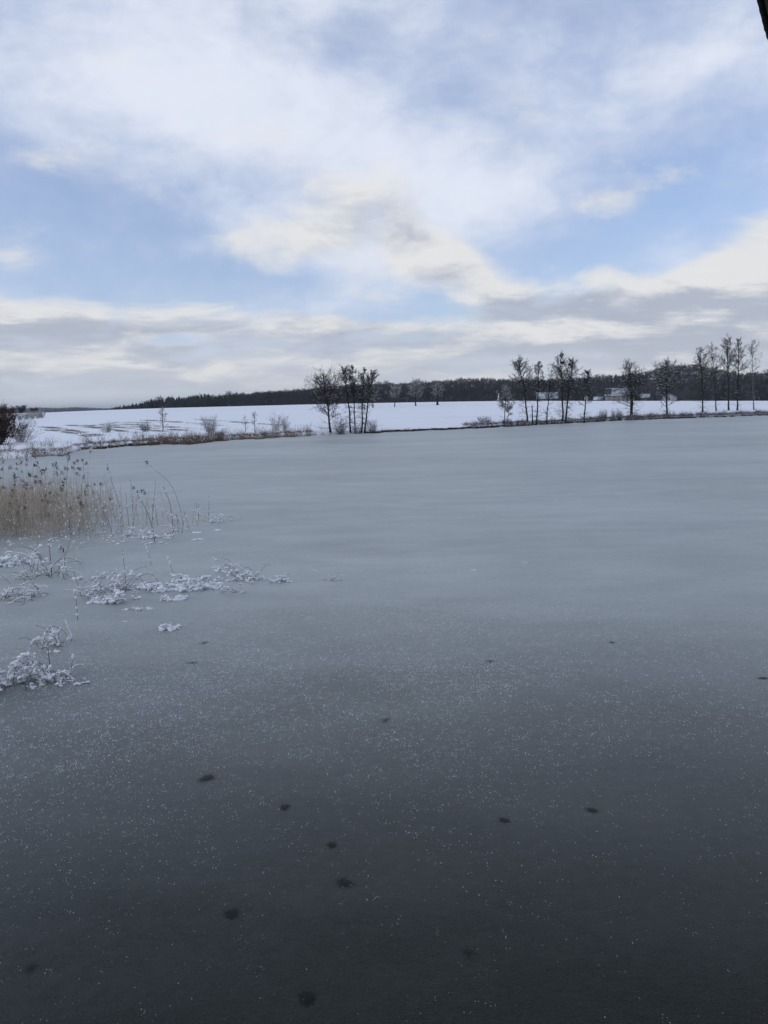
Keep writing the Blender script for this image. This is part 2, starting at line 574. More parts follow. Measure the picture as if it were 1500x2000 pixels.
SKYLINE = [(-19.8, -0.1), (-19.1, 0.056), (-18.1, 0.178), (-16.4, 0.43), (-15.0, 0.513), (-12.8, 0.656), (-11.4, 0.74), (-9.2, 0.921), (-5.5, 1.151), (-1.7, 1.453), (2.1, 1.453),
           (4.0, 1.561), (5.8, 1.667), (7.3, 1.67), (8.8, 1.561), (11.3, 1.461), (13.1, 1.487), (15.3, 1.645), (16.7, 1.712), (18.7, 1.861), (20.0, 2.165),
           (21.0, 2.303), (22.0, 2.267), (23.3, 1.879), (24.9, 1.519), (26.4, 1.633), (32, 1.8), (40, 1.2)]   # treetops of the wooded ridge: azimuth, elevation


def tab(table, a):
    t = np.array(table, dtype=float)
    return np.interp(a, t[:, 0], t[:, 1])


def sm(t):
    t = np.clip(t, 0, 1)
    return t * t * (3 - 2 * t)


RC, RF, RB = 330.0, 560.0, 900.0
TREE_H = 13.0


def shore_r(a):
    return tab(SHORE, a) + 0.9 * np.sin(a * 2.3) + 0.6 * np.sin(a * 5.1 + 1) + 0.35 * np.sin(a * 11.7)


def ridge_z(a):
    z = CAM_H + RB * np.tan(np.radians(tab(SKYLINE, a))) - TREE_H + 2.0
    inside = sm((a + 21) / 1.5) * sm((42 - a) / 6)
    return z * inside + (-9.0) * (1 - inside)


def ground_z(x, y):
    a = np.degrees(np.arctan2(x, y))
    r = np.hypot(x, y)
    rs = shore_r(a)
    zc = tab(CREST, a)
    d = r - rs
    z_in = np.maximum(-1.0, 0.16 * d)
    t = np.clip((d - 2.5) / np.maximum(RC - rs - 2.5, 1), 0, 1)
    z_field = 0.45 * sm(d / 2.5) + (zc - 0.45) * t ** 0.92
    z_field = z_field + 0.12 * np.sin(x * 0.09 + y * 0.05) * np.sin(y * 0.07) * sm(t * 6) * (1 - sm((t - .8) * 6))
    zr = ridge_z(a)
    zf = np.minimum(zc - 2.5, zr)
    z_far = zc + (zf - zc) * sm((r - RC) / (RF - RC)) + (zr - zf) * sm((r - RF) / (RB - RF))
    hill = -6.0 + 19.0 * sm((-a - 16.5) / 7) * (0.85 + 0.12 * np.sin(a * 0.9 + 1.0) + 0.06 * np.sin(a * 2.3))
    z_far = z_far + (hill - z_far) * sm((r - 1300) / 2700)
    return np.where(d < 0, z_in, np.where(r < RC, z_field, z_far))


def build_ground():
    azs = np.concatenate([np.arange(-180, -44, 4.0), np.arange(-44, 44, 0.5), np.arange(44, 180, 4.0)])
    offs = np.array([-60, -12, -4, -1.5, -0.5, 0, .4, .9, 1.6, 2.5, 4, 7, 11, 17, 25, 36, 50, 70, 95, 120, 150, 185])
    frac = np.concatenate([np.linspace(0.9, 1.0, 6), [1.03, 1.07, 1.15, 1.3, 1.5, 1.7, 1.85, 2.0, 2.15, 2.3, 2.45, 2.6, 2.73, 2.9, 3.3, 4.0, 5, 6.5, 8, 9.5, 11, 12.5, 14, 20, 30, 45]]) * RC
    V, nr = [], None
    for a in azs:
        rs = float(shore_r(a))
        near = rs + offs * min(1.0, (0.88 * RC - rs) / 190.0)
        rr = np.concatenate([np.maximum(near, 0.4 + 0.02 * np.arange(len(near))), frac])
        x, y = rr * math.sin(R(a)), rr * math.cos(R(a))
        V.append(np.stack([x, y, ground_z(x, y)], axis=1))
        nr = len(rr)
    V = np.concatenate(V)
    na = len(azs)
    i, j = np.meshgrid(np.arange(na), np.arange(nr - 1), indexing='ij')
    i2 = (i + 1) % na
    F = np.stack([i * nr + j, i * nr + j + 1, i2 * nr + j + 1, i2 * nr + j], axis=-1).reshape(-1, 4)
    o = mesh('snow_field', V, F, M_FIELD, smooth=True)
    tag(o, 'wide snow covered field rising gently beyond the frozen pond', None, None, 'structure')


build_ground()


def build_ice():
    azs = np.arange(-180, 180, 1.0)
    rs = shore_r(azs) + 3.0
    rings = np.concatenate([np.linspace(0.0, 1.0, 26)[1:] ** 1.7])
    V = [(0, 0, 0)]
    for k in rings:
        V += [(math.sin(R(a)) * q * k, math.cos(R(a)) * q * k, 0.0) for a, q in zip(azs, rs)]
    n = len(azs)
    F3 = np.array([(0, 1 + (i + 1) % n, 1 + i) for i in range(n)], dtype=np.int32)
    F4 = np.array([(1 + k * n + i, 1 + k * n + (i + 1) % n, 1 + (k + 1) * n + (i + 1) % n, 1 + (k + 1) * n + i)
                   for k in range(len(rings) - 1) for i in range(n)], dtype=np.int32)
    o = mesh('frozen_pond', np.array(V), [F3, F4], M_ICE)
    tag(o, 'grey frosted ice sheet covering the pond', None, None, 'structure')


build_ice()


def on_ground(x, y):
    return float(ground_z(np.array(x, dtype=float), np.array(y, dtype=float)))


# ------------------------------------------------------------------ woodland far behind the field
def tree_template(rng, kind):
    """light tree of unit height, triangles only"""
    if kind == 'conifer':
        V, F = [], []
        tiers = 7
        for k in range(tiers):
            z0 = 0.10 + 0.80 * k / tiers
            z1 = min(1.0, z0 + 0.26)
            rr = 0.20 * (1 - k / tiers) ** 0.85 + 0.018
            m = 7
            off = len(V)
            V.append((0, 0, z1))
            for i in range(m):
                a = 2 * math.pi * (i + rng.uniform(-.25, .25)) / m
                q = rr * rng.uniform(0.7, 1.2)
                V.append((q * math.cos(a), q * math.sin(a), z0 + rng.uniform(-.025, .025)))
            F += [(off, off + 1 + i, off + 1 + (i + 1) % m) for i in range(m)]
        V2, F2 = tubes([[0, 0, 0, 0, 0, .3, .012, .01]], 3)
        F2 = np.concatenate([F2[:, [0, 1, 2]], F2[:, [0, 2, 3]]])
        return np.concatenate([np.array(V), V2]), np.concatenate([np.array(F), F2 + len(V)])
    # bare broadleaf: trunk, limbs and a haze of flat twig slivers
    S = [[0, 0, 0, rng.normal() * .01, rng.normal() * .01, 0.4, .016, .012]]
    S.append([*S[0][3:6], rng.normal() * .03, rng.normal() * .03, 0.85, .012, .004])
    n = 9
    a = rng.uniform(0, 2 * math.pi, n)
    t = rng.uniform(0.15, 0.8, n)
    P = np.stack([np.zeros(n), np.zeros(n), t], axis=1)
    D = np.stack([np.cos(a) * .6, np.sin(a) * .6, np.ones(n) * .8], axis=1)
    L = 0.36 * (1.1 - t * .75) * 1.1
    s1, nd, dr = grow(rng, P, D, L, np.full(n, .007), 3, 0.25, 0.25)
    P2, D2, tt, _ = sprout(rng, nd, dr, 4, .3, 1.0, .7)
    s2, nd2, dr2 = grow(rng, P2, D2, np.full(len(P2), .12), np.full(len(P2), .004), 2, 0.1, 0.3)
    V, F = tubes(np.concatenate([np.array(S), s1]), 3)
    F = np.concatenate([F[:, [0, 1, 2]], F[:, [0, 2, 3]]])
    # slivers
    P3, D3, _, _ = sprout(rng, nd2, dr2, 4, .0, 1.0, .9)
    Pm = np.concatenate([P2, P3])
    Dm = np.concatenate([D2, D3])
    ln = rng.uniform(.05, .12, len(Pm))[:, None]
    side = norm(np.cross(Dm, rng.normal(size=Dm.shape))) * rng.uniform(.006, .012, len(Pm))[:, None]
    A = Pm - side
    B = Pm + side
    C_ = Pm + Dm * ln
    VT = np.stack([A, B, C_], axis=1).reshape(-1, 3)
    FT = np.arange(len(VT)).reshape(-1, 3)
    return np.concatenate([V, VT]), np.concatenate([F, FT + len(V)])


_rng = np.random.default_rng(5)
CONIFERS = [tree_template(_rng, 'conifer') for _ in range(5)]
BROADS = [tree_template(_rng, 'broad') for _ in range(9)]


def wood(name, items, label):
    """items: (x, y, height, width factor, kind, tint)"""
    rng = np.random.default_rng(len(items))
    Vs, Fs, Cs, off = [], [], [], 0
    for x, y, h, w, kind, tint in items:
        tv, tf = (CONIFERS if kind == 'c' else BROADS)[rng.integers(0, 5 if kind == 'c' else 9)]
        a = rng.uniform(0, 6.28)
        ca, sa = math.cos(a), math.sin(a)
        V = np.stack([(tv[:, 0] * ca - tv[:, 1] * sa) * h * w, (tv[:, 0] * sa + tv[:, 1] * ca) * h * w, tv[:, 2] * h], axis=1)
        V += np.array([x, y, on_ground(x, y) - 0.2])
        Vs.append(V)
        Fs.append(tf + off)
        Cs.append(np.tile(np.array([*tint, 1.0]), (len(V), 1)))
        off += len(V)
    o = mesh(name, np.concatenate(Vs), np.concatenate(Fs), M_FOREST, colors=np.concatenate(Cs))
    tag(o, label, None, None, 'stuff')
    return o


def polar(a, r):
    return r * math.sin(R(a)), r * math.cos(R(a))


def build_woods():
    rng = np.random.default_rng(11)
    dark = lambda: tuple(np.array([0.034, 0.031, 0.034]) * rng.uniform(0.7, 1.3))
    green = lambda: tuple(np.array([0.014, 0.021, 0.020]) * rng.uniform(0.7, 1.3))
    grey = lambda: tuple(np.array([0.085, 0.082, 0.086]) * rng.uniform(0.7, 1.3))
    # ridge wood, left slope (mostly spruce)
    it = []
    for r in (610, 660, 710, 760, 800, 835, 865, 900):
        a = -19.6
        while a < -9.0:
            x, y = polar(a, r + rng.uniform(-10, 10))
            con = rng.random() < (0.75 if a < -12.5 else 0.25)
            h = TREE_H * rng.uniform(0.86, 1.03)
            if r > 850 and (-15.35 < a < -15.0 or -13.4 < a < -12.7):
                h *= 1.30
            it.append((x, y, float(h), 1.35 if con else 1.5, 'c' if con else 'b', green() if con else dark()))
            a += rng.uniform(0.14, 0.29)
    for a, h, kind in ((-15.35, 15, 'c'), (-15.25, 17.5, 'c'), (-15.1, 18, 'c'), (-15.0, 16, 'c'), (-14.1, 15.5, 'c'), (-13.95, 16.5, 'c'), (-13.8, 16.5, 'c'), (-13.65, 17, 'c'), (-13.5, 17, 'c'),
                      (-13.35, 16.5, 'c'), (-13.05, 18.5, 'b'), (-12.95, 18, 'b'), (-11.3, 16.5, 'b'), (-11.0, 17, 'b'), (-10.7, 16.5, 'b'), (-10.4, 16.5, 'b')):
        x, y = polar(a, 890)
        it.append((x, y, h, 1.5, kind, green() if kind == 'c' else dark()))
    wood('spruce_wood', it, 'dark spruce wood tapering down to the left end of the ridge')
    # ridge wood, middle (bare beech)
    it = []
    for r in (575, 590, 605, 640, 680, 720, 760, 800, 840, 870, 900):
        a = -9.2
        while a < 12.5:
            x, y = polar(a, r + rng.uniform(-10, 10))
            con = rng.random() < 0.05
            h = TREE_H * rng.uniform(0.88, 1.03)
            if r > 860 and (-0.3 < a < 0.8 or 2.3 < a < 2.9):
                h *= 1.16
            if r < 600:
                h = rng.uniform(4.5, 8.5)
            it.append((x, y, h, 1.2 if con else (1.5 if r >= 600 else 2.2), 'c' if con else 'b', green() if con else dark()))
            a += rng.uniform(0.14, 0.29)
    wood('beech_wood', it, 'long dark bare wood along the ridge behind the orchard trees')
    # right: mixed wood on the hill behind the farm
    it = []
    for r in (460, 475, 500, 540, 580, 610, 640, 670, 700, 730, 760, 790, 820, 845, 870, 900):
        a = 11.0
        while a < 31:
            x, y = polar(a, r + rng.uniform(-10, 10))
            if r < 560 and a < 12.5:
                a += .4
                continue
            hump = 19.0 < a < 23.2
            con = rng.random() < (0.06 if hump else (0.30 if r > 600 else 0.16))
            tint = green() if con else (grey() if rng.random() < (0.55 if r < 600 else .15) else dark())
            h = TREE_H * rng.uniform(0.8, 1.06) * (1.0 if con else 0.97)
            if r < 480:
                h = rng.uniform(4.0, 8.0)
            it.append((x, y, h, 1.2 if con else (1.6 if r >= 480 else 2.2), 'c' if con else 'b', tint))
            a += rng.uniform(0.16, 0.36) * (1.2 if r < 560 else 1.0)
    for k in range(16):       # dark clump at the right end of the view
        x, y = polar(rng.uniform(26.1, 29.5), rng.uniform(520, 560))
        it.append((x, y, rng.uniform(15, 20), 1.0, 'c', green()))
    wood('mixed_wood', it, 'mixed wood with frosted branches on the hill behind the farm buildings')
    # far left hills
    it = []
    for r in (2300, 2500, 2700, 2900, 3100, 3300, 3500, 3700, 3900):
        a = -33.0
        while a < -17.5:
            x, y = polar(a, r + rng.uniform(-120, 120))
            it.append((x, y, rng.uniform(9, 14), 3.0, 'c', dark()))
            a += rng.uniform(0.05, 0.14)
    wood('distant_wood', it, 'hazy line of distant woods at the left horizon')


build_woods()

def build_floor():
    """leaf litter under the trees of the ridge, only dusted with snow"""
    azs = np.arange(-19.4, 32.01, 0.4)
    rr = np.concatenate([[455, 475, 500, 530], np.arange(560, 960, 20.0)])
    V = []
    for a in azs:
        r0 = 452.0 if a > 12.5 else 568.0
        q = r0 + (rr - rr[0]) * (955.0 - r0) / (rr[-1] - rr[0])
        x, y = q * math.sin(R(a)), q * math.cos(R(a))
        V.append(np.stack([x, y, ground_z(x, y) + 0.25], axis=1))
    nr, na = len(rr), len(azs)
    i, j = np.meshgrid(np.arange(na - 1), np.arange(nr - 1), indexing='ij')
    F = np.stack([i * nr + j, i * nr + j + 1, (i + 1) * nr + j + 1, (i + 1) * nr + j], axis=-1).reshape(-1, 4)
    tag(mesh('woodland_floor', np.concatenate(V), F, M_LITTER, smooth=True), 'dark leaf litter under the wood on the ridge', None, None, 'structure')


build_floor()

# ------------------------------------------------------------------ trees on the bank
def bare_tree(name, label, cat, x, y, h, lean, r0, lo=0.5, width=2.2, n_br=34, seed=0, group=None, profile='top', low_twigs=12,
              bark=None, twig=None, snow=0.07, stems=1, dens=1.5, twig_r=0.0120, droop=0.0):
    rng = np.random.default_rng(seed)
    z0 = on_ground(x, y) - 0.12
    root = empty(name, (x, y, z0), label, cat, group)
    bark = bark or M_BARK
    twig = twig or M_TWIG
    nseg = 12
    n_br = int(n_br * 1.45)
    lo = max(0.16, lo - 0.07)
    tr_segs, br_all = [], []
    for s in range(stems):
        ox = 0.0 if s == 0 else rng.choice([-1, 1]) * rng.uniform(0.12, 0.3)
        hh = h * (1.0 if s == 0 else rng.uniform(0.8, 0.95))
        t = np.linspace(0, 1, nseg + 1)
        wob = np.cumsum(rng.normal(size=(nseg + 1, 2)) * 0.012 * h, axis=0) * 0.35
        wob -= wob[0]
        px = ox + (lean + ox * 2.5) * t ** 1.15 + wob[:, 0] - wob[-1, 0] * t
        py = wob[:, 1]
        pts = np.stack([px, py, t * hh], axis=1)
        rad = r0 * (0.12 + 0.88 * (1 - t) ** 0.85) + 0.008
        rad[0] *= 1.45
        tr_segs.append(np.concatenate([pts[:-1], pts[1:], rad[:-1, None], rad[1:, None]], axis=1))
        nodes = pts[:, None, :]
        # main branches
        nb = n_br if stems == 1 else int(n_br * 0.65)
        tt = lo + (0.985 - lo) * rng.random(nb) ** 0.85
        k = np.minimum((tt * nseg).astype(int), nseg - 1)
        fr = (tt * nseg - k)[:, None]
        P = pts[k] * (1 - fr) + pts[k + 1] * fr
        u = (tt - lo) / (1 - lo)
        if profile == 'top':
            prof = 0.45 + 0.55 * np.sin(np.clip(u * 0.95 + 0.18, 0, 1) * math.pi)
        elif profile == 'broad':
            prof = 0.35 + 0.75 * np.sin(np.clip(u * 0.82 + 0.22, 0, 1) * math.pi)
        else:
            prof = 1.0 - 0.75 * u
        L = width * 1.3 * prof * rng.uniform(0.6, 1.15, nb)
        az_ = rng.uniform(0, 2 * math.pi, nb)
        rise = rng.uniform(0.35, 1.0, nb) + 0.7 * u
        D = np.stack([np.cos(az_), np.sin(az_), rise], axis=1)
        s1, nd, dr = grow(rng, P, D, L, np.full(nb, r0 * 0.27) * (1.1 - 0.6 * u), 5, 0.25 - droop, 0.28, 0.3)
        P2, D2, t2, own = sprout(rng, nd, dr, max(3, int(6 * dens)), 0.2, 1.0, 0.55)
        L2 = L[own] * rng.uniform(0.22, 0.42, len(P2)) * (1.15 - 0.4 * t2)
        s2, nd2, dr2 = grow(rng, P2, D2, L2, np.full(len(P2), max(twig_r, r0 * .09)), 2, 0.15 - droop, 0.35, 0.5)
        P3, D3, t3, own3 = sprout(rng, nd2, dr2, max(3, int(6 * dens)), 0.1, 1.0, 0.8)
        L3 = np.maximum(L2[own3] * rng.uniform(0.25, 0.55, len(P3)), 0.16)
        s3, nd3, dr3 = grow(rng, P3, D3, L3, np.full(len(P3), twig_r * 1.25), 1, 0.05 - droop, 0.4, 0.6)
        br_all.append((s1, s2, s3))
        if low_twigs:
            nl = int(low_twigs * 2.3)
            tl = rng.uniform(0.08, lo, nl)
            k = np.minimum((tl * nseg).astype(int), nseg - 1)
            Pl = pts[k]
            al = rng.uniform(0, 6.28, nl)
            Dl = np.stack([np.cos(al), np.sin(al), rng.uniform(-0.1, .6, nl)], axis=1)
            sl1, n1, d1_ = grow(rng, Pl, Dl, width * rng.uniform(.35, .95, nl), np.full(nl, twig_r * 1.1), 4, -0.15, 0.35, 0.5)
            Pq, Dq, _, _ = sprout(rng, n1, d1_, 6, 0.2, 1.0, 0.7)
            sl2, _, _ = grow(rng, Pq, Dq, rng.uniform(.2, .55, len(Pq)), np.full(len(Pq), twig_r * 1.0), 1, -0.2, 0.4, 0.6)
            br_all.append((sl1, sl2[:0], sl2))
    V, F = tubes(np.concatenate(tr_segs), 7)
    mesh('trunk', V, F, bark, root, smooth=True)
    limbs = np.concatenate([b[0] for b in br_all])
    mid_ = np.concatenate([b[1] for b in br_all])
    tips = np.concatenate([b[2] for b in br_all])
    fine = np.concatenate([mid_, tips])
    V, F = tubes(limbs, 4)
    cr = mesh('crown', V, F, bark, root, fine=True)
    # small dark cones / catkins sit at twig ends
    ends = fine[rng.random(len(fine)) < 0.03][:, 3:6]
    lv, lf = lumps(rng, ends, rng.uniform(0.015, 0.032, (len(ends), 1)) * np.ones(3), ICO0, 0.2)
    V, Fl = join(tubes(mid_, 3), cones(tips), (lv, lf))
    mesh('twig', V, Fl, twig, cr, fine=True)
    if snow:
        base = np.concatenate([limbs, fine])
        d = norm(base[:, 3:6] - base[:, 0:3])
        flat = (np.abs(d[:, 2]) < 0.65) & (rng.random(len(base)) < snow)
        sn = base[flat].copy()
        sn[:, 2] += sn[:, 6] * 0.9 + 0.004
        sn[:, 5] += sn[:, 7] * 0.9 + 0.004
        sn[:, 6] = sn[:, 6] * 0.55 + 0.010
        sn[:, 7] = sn[:, 7] * 0.55 + 0.008
        V, F = tubes(sn, 3)
        mesh('snow', V, F, M_SNOW, cr, fine=True)
    return root


BANK = 'bare trees on the far bank'
LIST = [
    # label, x, y, height, lean, trunk radius, options
    ('low spreading bare tree, leftmost of the left clump', -7.3, 108.3, 7.4, -0.7, 0.15, dict(lo=0.28, width=2.9, n_br=46, profile='broad', low_twigs=6, dens=1.4)),
    ('tall slim bare tree next to the spreading one, leaning left', -4.6, 111.0, 9.0, -0.6, 0.125, dict(lo=0.62, width=1.7, n_br=30, low_twigs=16)),
    ('slim bare tree with the highest top in the left clump', -3.9, 110.5, 9.2, -0.1, 0.10, dict(lo=0.6, width=1.25, n_br=26, low_twigs=14)),
    ('upright slim bare tree, second from the right in the left clump', -3.0, 110.0, 8.8, 0.6, 0.12, dict(lo=0.58, width=1.4, n_br=26, low_twigs=16)),
    ('slim bare tree leaning right, rightmost of the left clump', -2.5, 109.7, 8.5, 1.3, 0.12, dict(lo=0.42, width=1.8, n_br=34, low_twigs=12)),
    ('bare tree leaning left, first tall one of the middle clump', 25.0, 133.1, 10.5, -1.6, 0.15, dict(lo=0.5, width=2.2, n_br=40, low_twigs=18)),
    ('narrow bare tree beside a broken stump in the middle clump', 26.3, 132.0, 10.5, 0.4, 0.14, dict(lo=0.55, width=1.5, n_br=28, low_twigs=16)),
    ('shortest of the dark bare trees in the middle clump, leaning right', 28.5, 133.8, 8.9, 0.7, 0.11, dict(lo=0.5, width=1.6, n_br=24, low_twigs=18, dens=1.3)),
    ('tallest bare tree of the middle clump, carrying a nest', 32.3, 138.6, 11.7, -0.3, 0.16, dict(lo=0.5, width=2.3, n_br=36, low_twigs=20)),
    ('bare tree leaning right from the foot of the nest tree', 32.75, 138.3, 11.0, 1.2, 0.17, dict(lo=0.48, width=2.2, n_br=36, low_twigs=20)),
    ('bare tree with drooping lower branches, rightmost of the middle clump', 36.3, 139.2, 9.8, 0.5, 0.14, dict(lo=0.4, width=1.9, n_br=30, low_twigs=18)),
    ('bushy twin stemmed bare tree in front of the pale barn', 50.1, 155.9, 10.9, -0.4, 0.16, dict(lo=0.27, width=3.0, n_br=48, profile='broad', stems=2, low_twigs=8)),
    ('broad bare tree with a stout trunk beside the white gabled house', 60.2, 163.4, 10.7, -0.2, 0.20, dict(lo=0.24, width=3.3, n_br=52, profile='broad', low_twigs=8, snow=0.16)),
    ('tall bare tree leaning left, first of the right row', 73.5, 177.4, 13.7, -1.0, 0.17, dict(lo=0.52, width=2.9, n_br=36, low_twigs=22)),
    ('thin bare tree with a kinked trunk, second of the right row', 80.5, 186.3, 15.6, -1.9, 0.14, dict(lo=0.62, width=2.6, n_br=24, low_twigs=14, dens=1.3)),
    ('tallest full crowned bare tree of the right row', 85.0, 189.7, 17.0, -1.1, 0.18, dict(lo=0.5, width=3.2, n_br=44, low_twigs=16)),
    ('straight bare tree right of the full crowned one', 87.4, 190.4, 16.8, -0.6, 0.17, dict(lo=0.45, width=2.4, n_br=40, low_twigs=16, profile='top')),
]
for i, (lb, x, y, h, ln, r0, op) in enumerate(LIST):
    bare_tree('bare_tree', lb, 'tree', x, y, h, ln, r0, seed=100 + i, group=BANK, **op)
bare_tree('bare_tree', 'pale barked sparse tree, last at the right edge', 'tree', 93.0, 193.5, 17.6, -1.4, 0.13, lo=0.5, width=2.3, n_br=26, seed=131,
          group=BANK, bark=M_BARK_PALE, dens=1.0, low_twigs=6)
bare_tree('bare_tree', 'frosted thin tree at the left end of the middle clump', 'tree', 19.9, 126.6, 6.5, 0.5, 0.075, lo=0.35, width=1.6, n_br=30, seed=132,
          group=BANK, bark=M_BARK, twig=M_TWIG_PALE, low_twigs=8, snow=.15)
bare_tree('bare_tree', 'short frosted sapling right beside the frosted thin tree', 'tree', 20.9, 129.0, 4.6, 0.5, 0.05, lo=0.3, width=1.0, n_br=20, seed=133,
          group=BANK, twig=M_TWIG_PALE, low_twigs=4, snow=.15)

# orchard trees on the field
ORCH = 'orchard trees on the snow field'
for i, (lb, px_r, h, w, r0, lo) in enumerate([
        ('slanting orchard tree, left of the three on the field', (0.93, 252), 6.2, 2.3, 0.16, 0.42),
        ('wide orchard tree, middle of the three on the field', (2.50, 262), 6.8, 3.2, 0.24, 0.36),
        ('orchard tree with a thick dark trunk, right of the three on the field', (4.10, 270), 6.6, 2.6, 0.40, 0.38),
        ('small orchard tree half hidden behind the left tree clump', (-0.66, 240), 5.6, 2.2, 0.16, 0.35)]):
    x, y = polar(*px_r)
    bare_tree('orchard_tree', lb, 'tree', x, y, h, [1.0, 0.1, 0.1, 0][i], r0, lo=lo, width=w, n_br=34, seed=150 + i, group=ORCH,
              profile='broad', low_twigs=0, snow=.16, twig_r=0.019, dens=1.2, twig=M_TWIG_FROST)

# broken stump
def build_stump():
    rng = np.random.default_rng(3)
    x, y = 25.75, 132.2
    root = empty('broken_stump', (x, y, on_ground(x, y) - .1), 'broken dark stem standing beside the narrow tree', 'stump')
    t = np.linspace(0, 1, 7)
    pts = np.stack([-.12 * t, .03 * t, 3.3 * t], axis=1)
    rad = 0.13 * (1 - .45 * t)
    V, F = tubes(np.concatenate([pts[:-1], pts[1:], rad[:-1, None], rad[1:, None]], axis=1), 7)
    mesh('trunk', V, F, M_BARK, root, smooth=True)
    n = 7
    a = np.arange(n) * 2 * math.pi / n
    P = np.stack([-.12 + .05 * np.cos(a), .03 + .05 * np.sin(a), np.full(n, 3.27)], axis=1)
    s, _, _ = grow(rng, P, np.tile([0, 0, 1.0], (n, 1)), rng.uniform(.1, .45, n), np.full(n, .028), 2, 0, .1, .2)
    V, F = tubes(s, 4)
    mesh('splinter', V, F, M_BARK, root, fine=True)


build_stump()

# nest
def build_nest():
    rng = np.random.default_rng(8)
    n = 220
    a = rng.uniform(0, 6.28, n)
    ph = rng.uniform(-1.2, .5, n)
    P = np.stack([np.cos(a) * np.cos(ph) * .26, np.sin(a) * np.cos(ph) * .26, np.sin(ph) * .22], axis=1)
    D = np.stack([-np.sin(a), np.cos(a), rng.normal(size=n) * .3], axis=1)
    s, _, _ = grow(rng, P, D, rng.uniform(.25, .45, n), np.full(n, .022), 3, 0, .3, .7)
    V, F = tubes(s, 3)
    o = mesh('bird_nest', V, F, M_BARK, loc=(32.15, 138.5, 0.4 + 10.4))
    tag(o, 'dark round nest high in the tallest middle tree', 'nest')


build_nest()

# ------------------------------------------------------------------ shrubs
def shrub(name, label, x, y, h, w, n, seed, mat=None, group=None, snow=0.06, leaf=None, stem_r=0.011, cat='shrub', r_f=0.006):
    rng = np.random.default_rng(seed)
    n = int(n * 1.9)
    root = empty(name, (x, y, on_ground(x, y) - .08), label, cat, group)
    a = rng.uniform(0, 6.28, n)
    P = np.stack([np.cos(a), np.sin(a), np.zeros(n)], axis=1) * (w * .3 * rng.random(n))[:, None]
    sp = w / h * rng.uniform(.1, 1.0, n)
    D = np.stack([np.cos(a) * sp, np.sin(a) * sp, np.ones(n)], axis=1)
    L = h * rng.uniform(.6, 1.0, n)
    s1, nd, dr = grow(rng, P, D, L, np.full(n, stem_r), 5, .2, .2, .3)
    P2, D2, t2, own = sprout(rng, nd, dr, 7, .15, 1.0, .5)
    s2, nd2, dr2 = grow(rng, P2, D2, L[own] * rng.uniform(.14, .3, len(P2)), np.full(len(P2), r_f * 1.2), 2, .2, .3, .6)
    P3, D3, _, _ = sprout(rng, nd2, dr2, 4, .1, 1.0, .7)
    s3, nd3, _ = grow(rng, P3, D3, rng.uniform(.08, .2, len(P3)) * h * .5, np.full(len(P3), r_f), 1, .1, .3, .6)
    V, F = tubes(s1, 4)
    st = mesh('stem', V, F, mat or M_TWIG, root, fine=True)
    V, Fl = join(tubes(s2, 3), cones(s3))
    mesh('twig', V, Fl, mat or M_TWIG, root, fine=True)
    if leaf is not None:
        pts = np.concatenate([nd2.reshape(-1, 3), nd3.reshape(-1, 3)])
        pts = pts[rng.random(len(pts)) < .8]
        sd_ = rng.normal(size=pts.shape) * .06
        A, B, C_ = pts + sd_, pts - sd_ + rng.normal(size=pts.shape) * .03, pts + rng.normal(size=pts.shape) * .09
        V = np.stack([A, B, C_], axis=1).reshape(-1, 3)
        mesh('foliage', V, np.arange(len(V)).reshape(-1, 3), leaf, root, fine=True)
    if snow:
        base = np.concatenate([s1, s2, s3])
        k = rng.random(len(base)) < snow
        sn = base[k].copy()
        sn[:, 2] += .012
        sn[:, 5] += .012
        sn[:, 6:8] = rng.uniform(.010, .02, (len(sn), 1))
        V, F = tubes(sn, 3)
        mesh('snow', V, F, M_SNOW, root, fine=True)
    return root


SH = 'shrubs along the far bank'
bare_tree('small_tree', 'small upright bare tree alone on the left bank', 'tree', -31.1, 109.5, 3.5, 0.1, 0.055, lo=0.22, width=.75, n_br=24, seed=171, low_twigs=0, twig_r=.006, profile='broad', snow=.12, dens=.9, twig=M_TWIG_PALE)
shrub('shrub', 'rounded frosted shrub left of the reed edge on the bank', -22.5, 101.4, 2.5, 1.4, 30, 2, M_TWIG_PALE, SH, .12)
bare_tree('small_tree', 'thin sapling, left of the pair between the rounded shrub and the trees', 'tree', -18.9, 106.6, 2.3, 0.0, 0.03, lo=0.2, width=.5, n_br=14, seed=172, low_twigs=0, twig_r=.006, dens=.8, twig=M_TWIG_PALE, snow=.1)
bare_tree('small_tree', 'thin taller sapling, right of the pair between the rounded shrub and the trees', 'tree', -17.5, 106.1, 2.9, 0.0, 0.035, lo=0.2, width=.6, n_br=16, seed=173, low_twigs=0, twig_r=.006, dens=.8, twig=M_TWIG_PALE, snow=.1)
shrub('shrub', 'pale bare shrub just left of the small dark shrub', -15.2, 110.5, 2.7, 1.3, 14, 5, M_TWIG_PALE, SH, .08)
shrub('shrub', 'small dark shrub with snow on its twigs', -13.9, 110.0, 2.0, .8, 14, 6, None, SH, .25)
shrub('shrub', 'dense many stemmed shrub at the foot of the spreading tree', -5.8, 107.6, 2.6, 1.4, 26, 7, None, SH, .06)
shrub('shrub', 'low shrub at the right foot of the left clump', -1.5, 109.2, 2.2, 1.3, 22, 8, None, SH, .06)
shrub('shrub', 'grey low shrub between the trunks of the left clump', -3.5, 109.0, 1.5, 1.2, 20, 18, M_TWIG_PALE, SH, .06)
shrub('shrub', 'frosted pale shrub beside the brown hedge bush at the left edge', -39.6, 84.5, 2.9, 2.0, 40, 9, M_TWIG_PALE, SH, .16)
shrub('shrub', 'brown leaved bush at the left edge of the view', -40.2, 80.5, 4.1, 3.0, 60, 10, M_BARK, SH, .02, M_LEAFBROWN, .025)
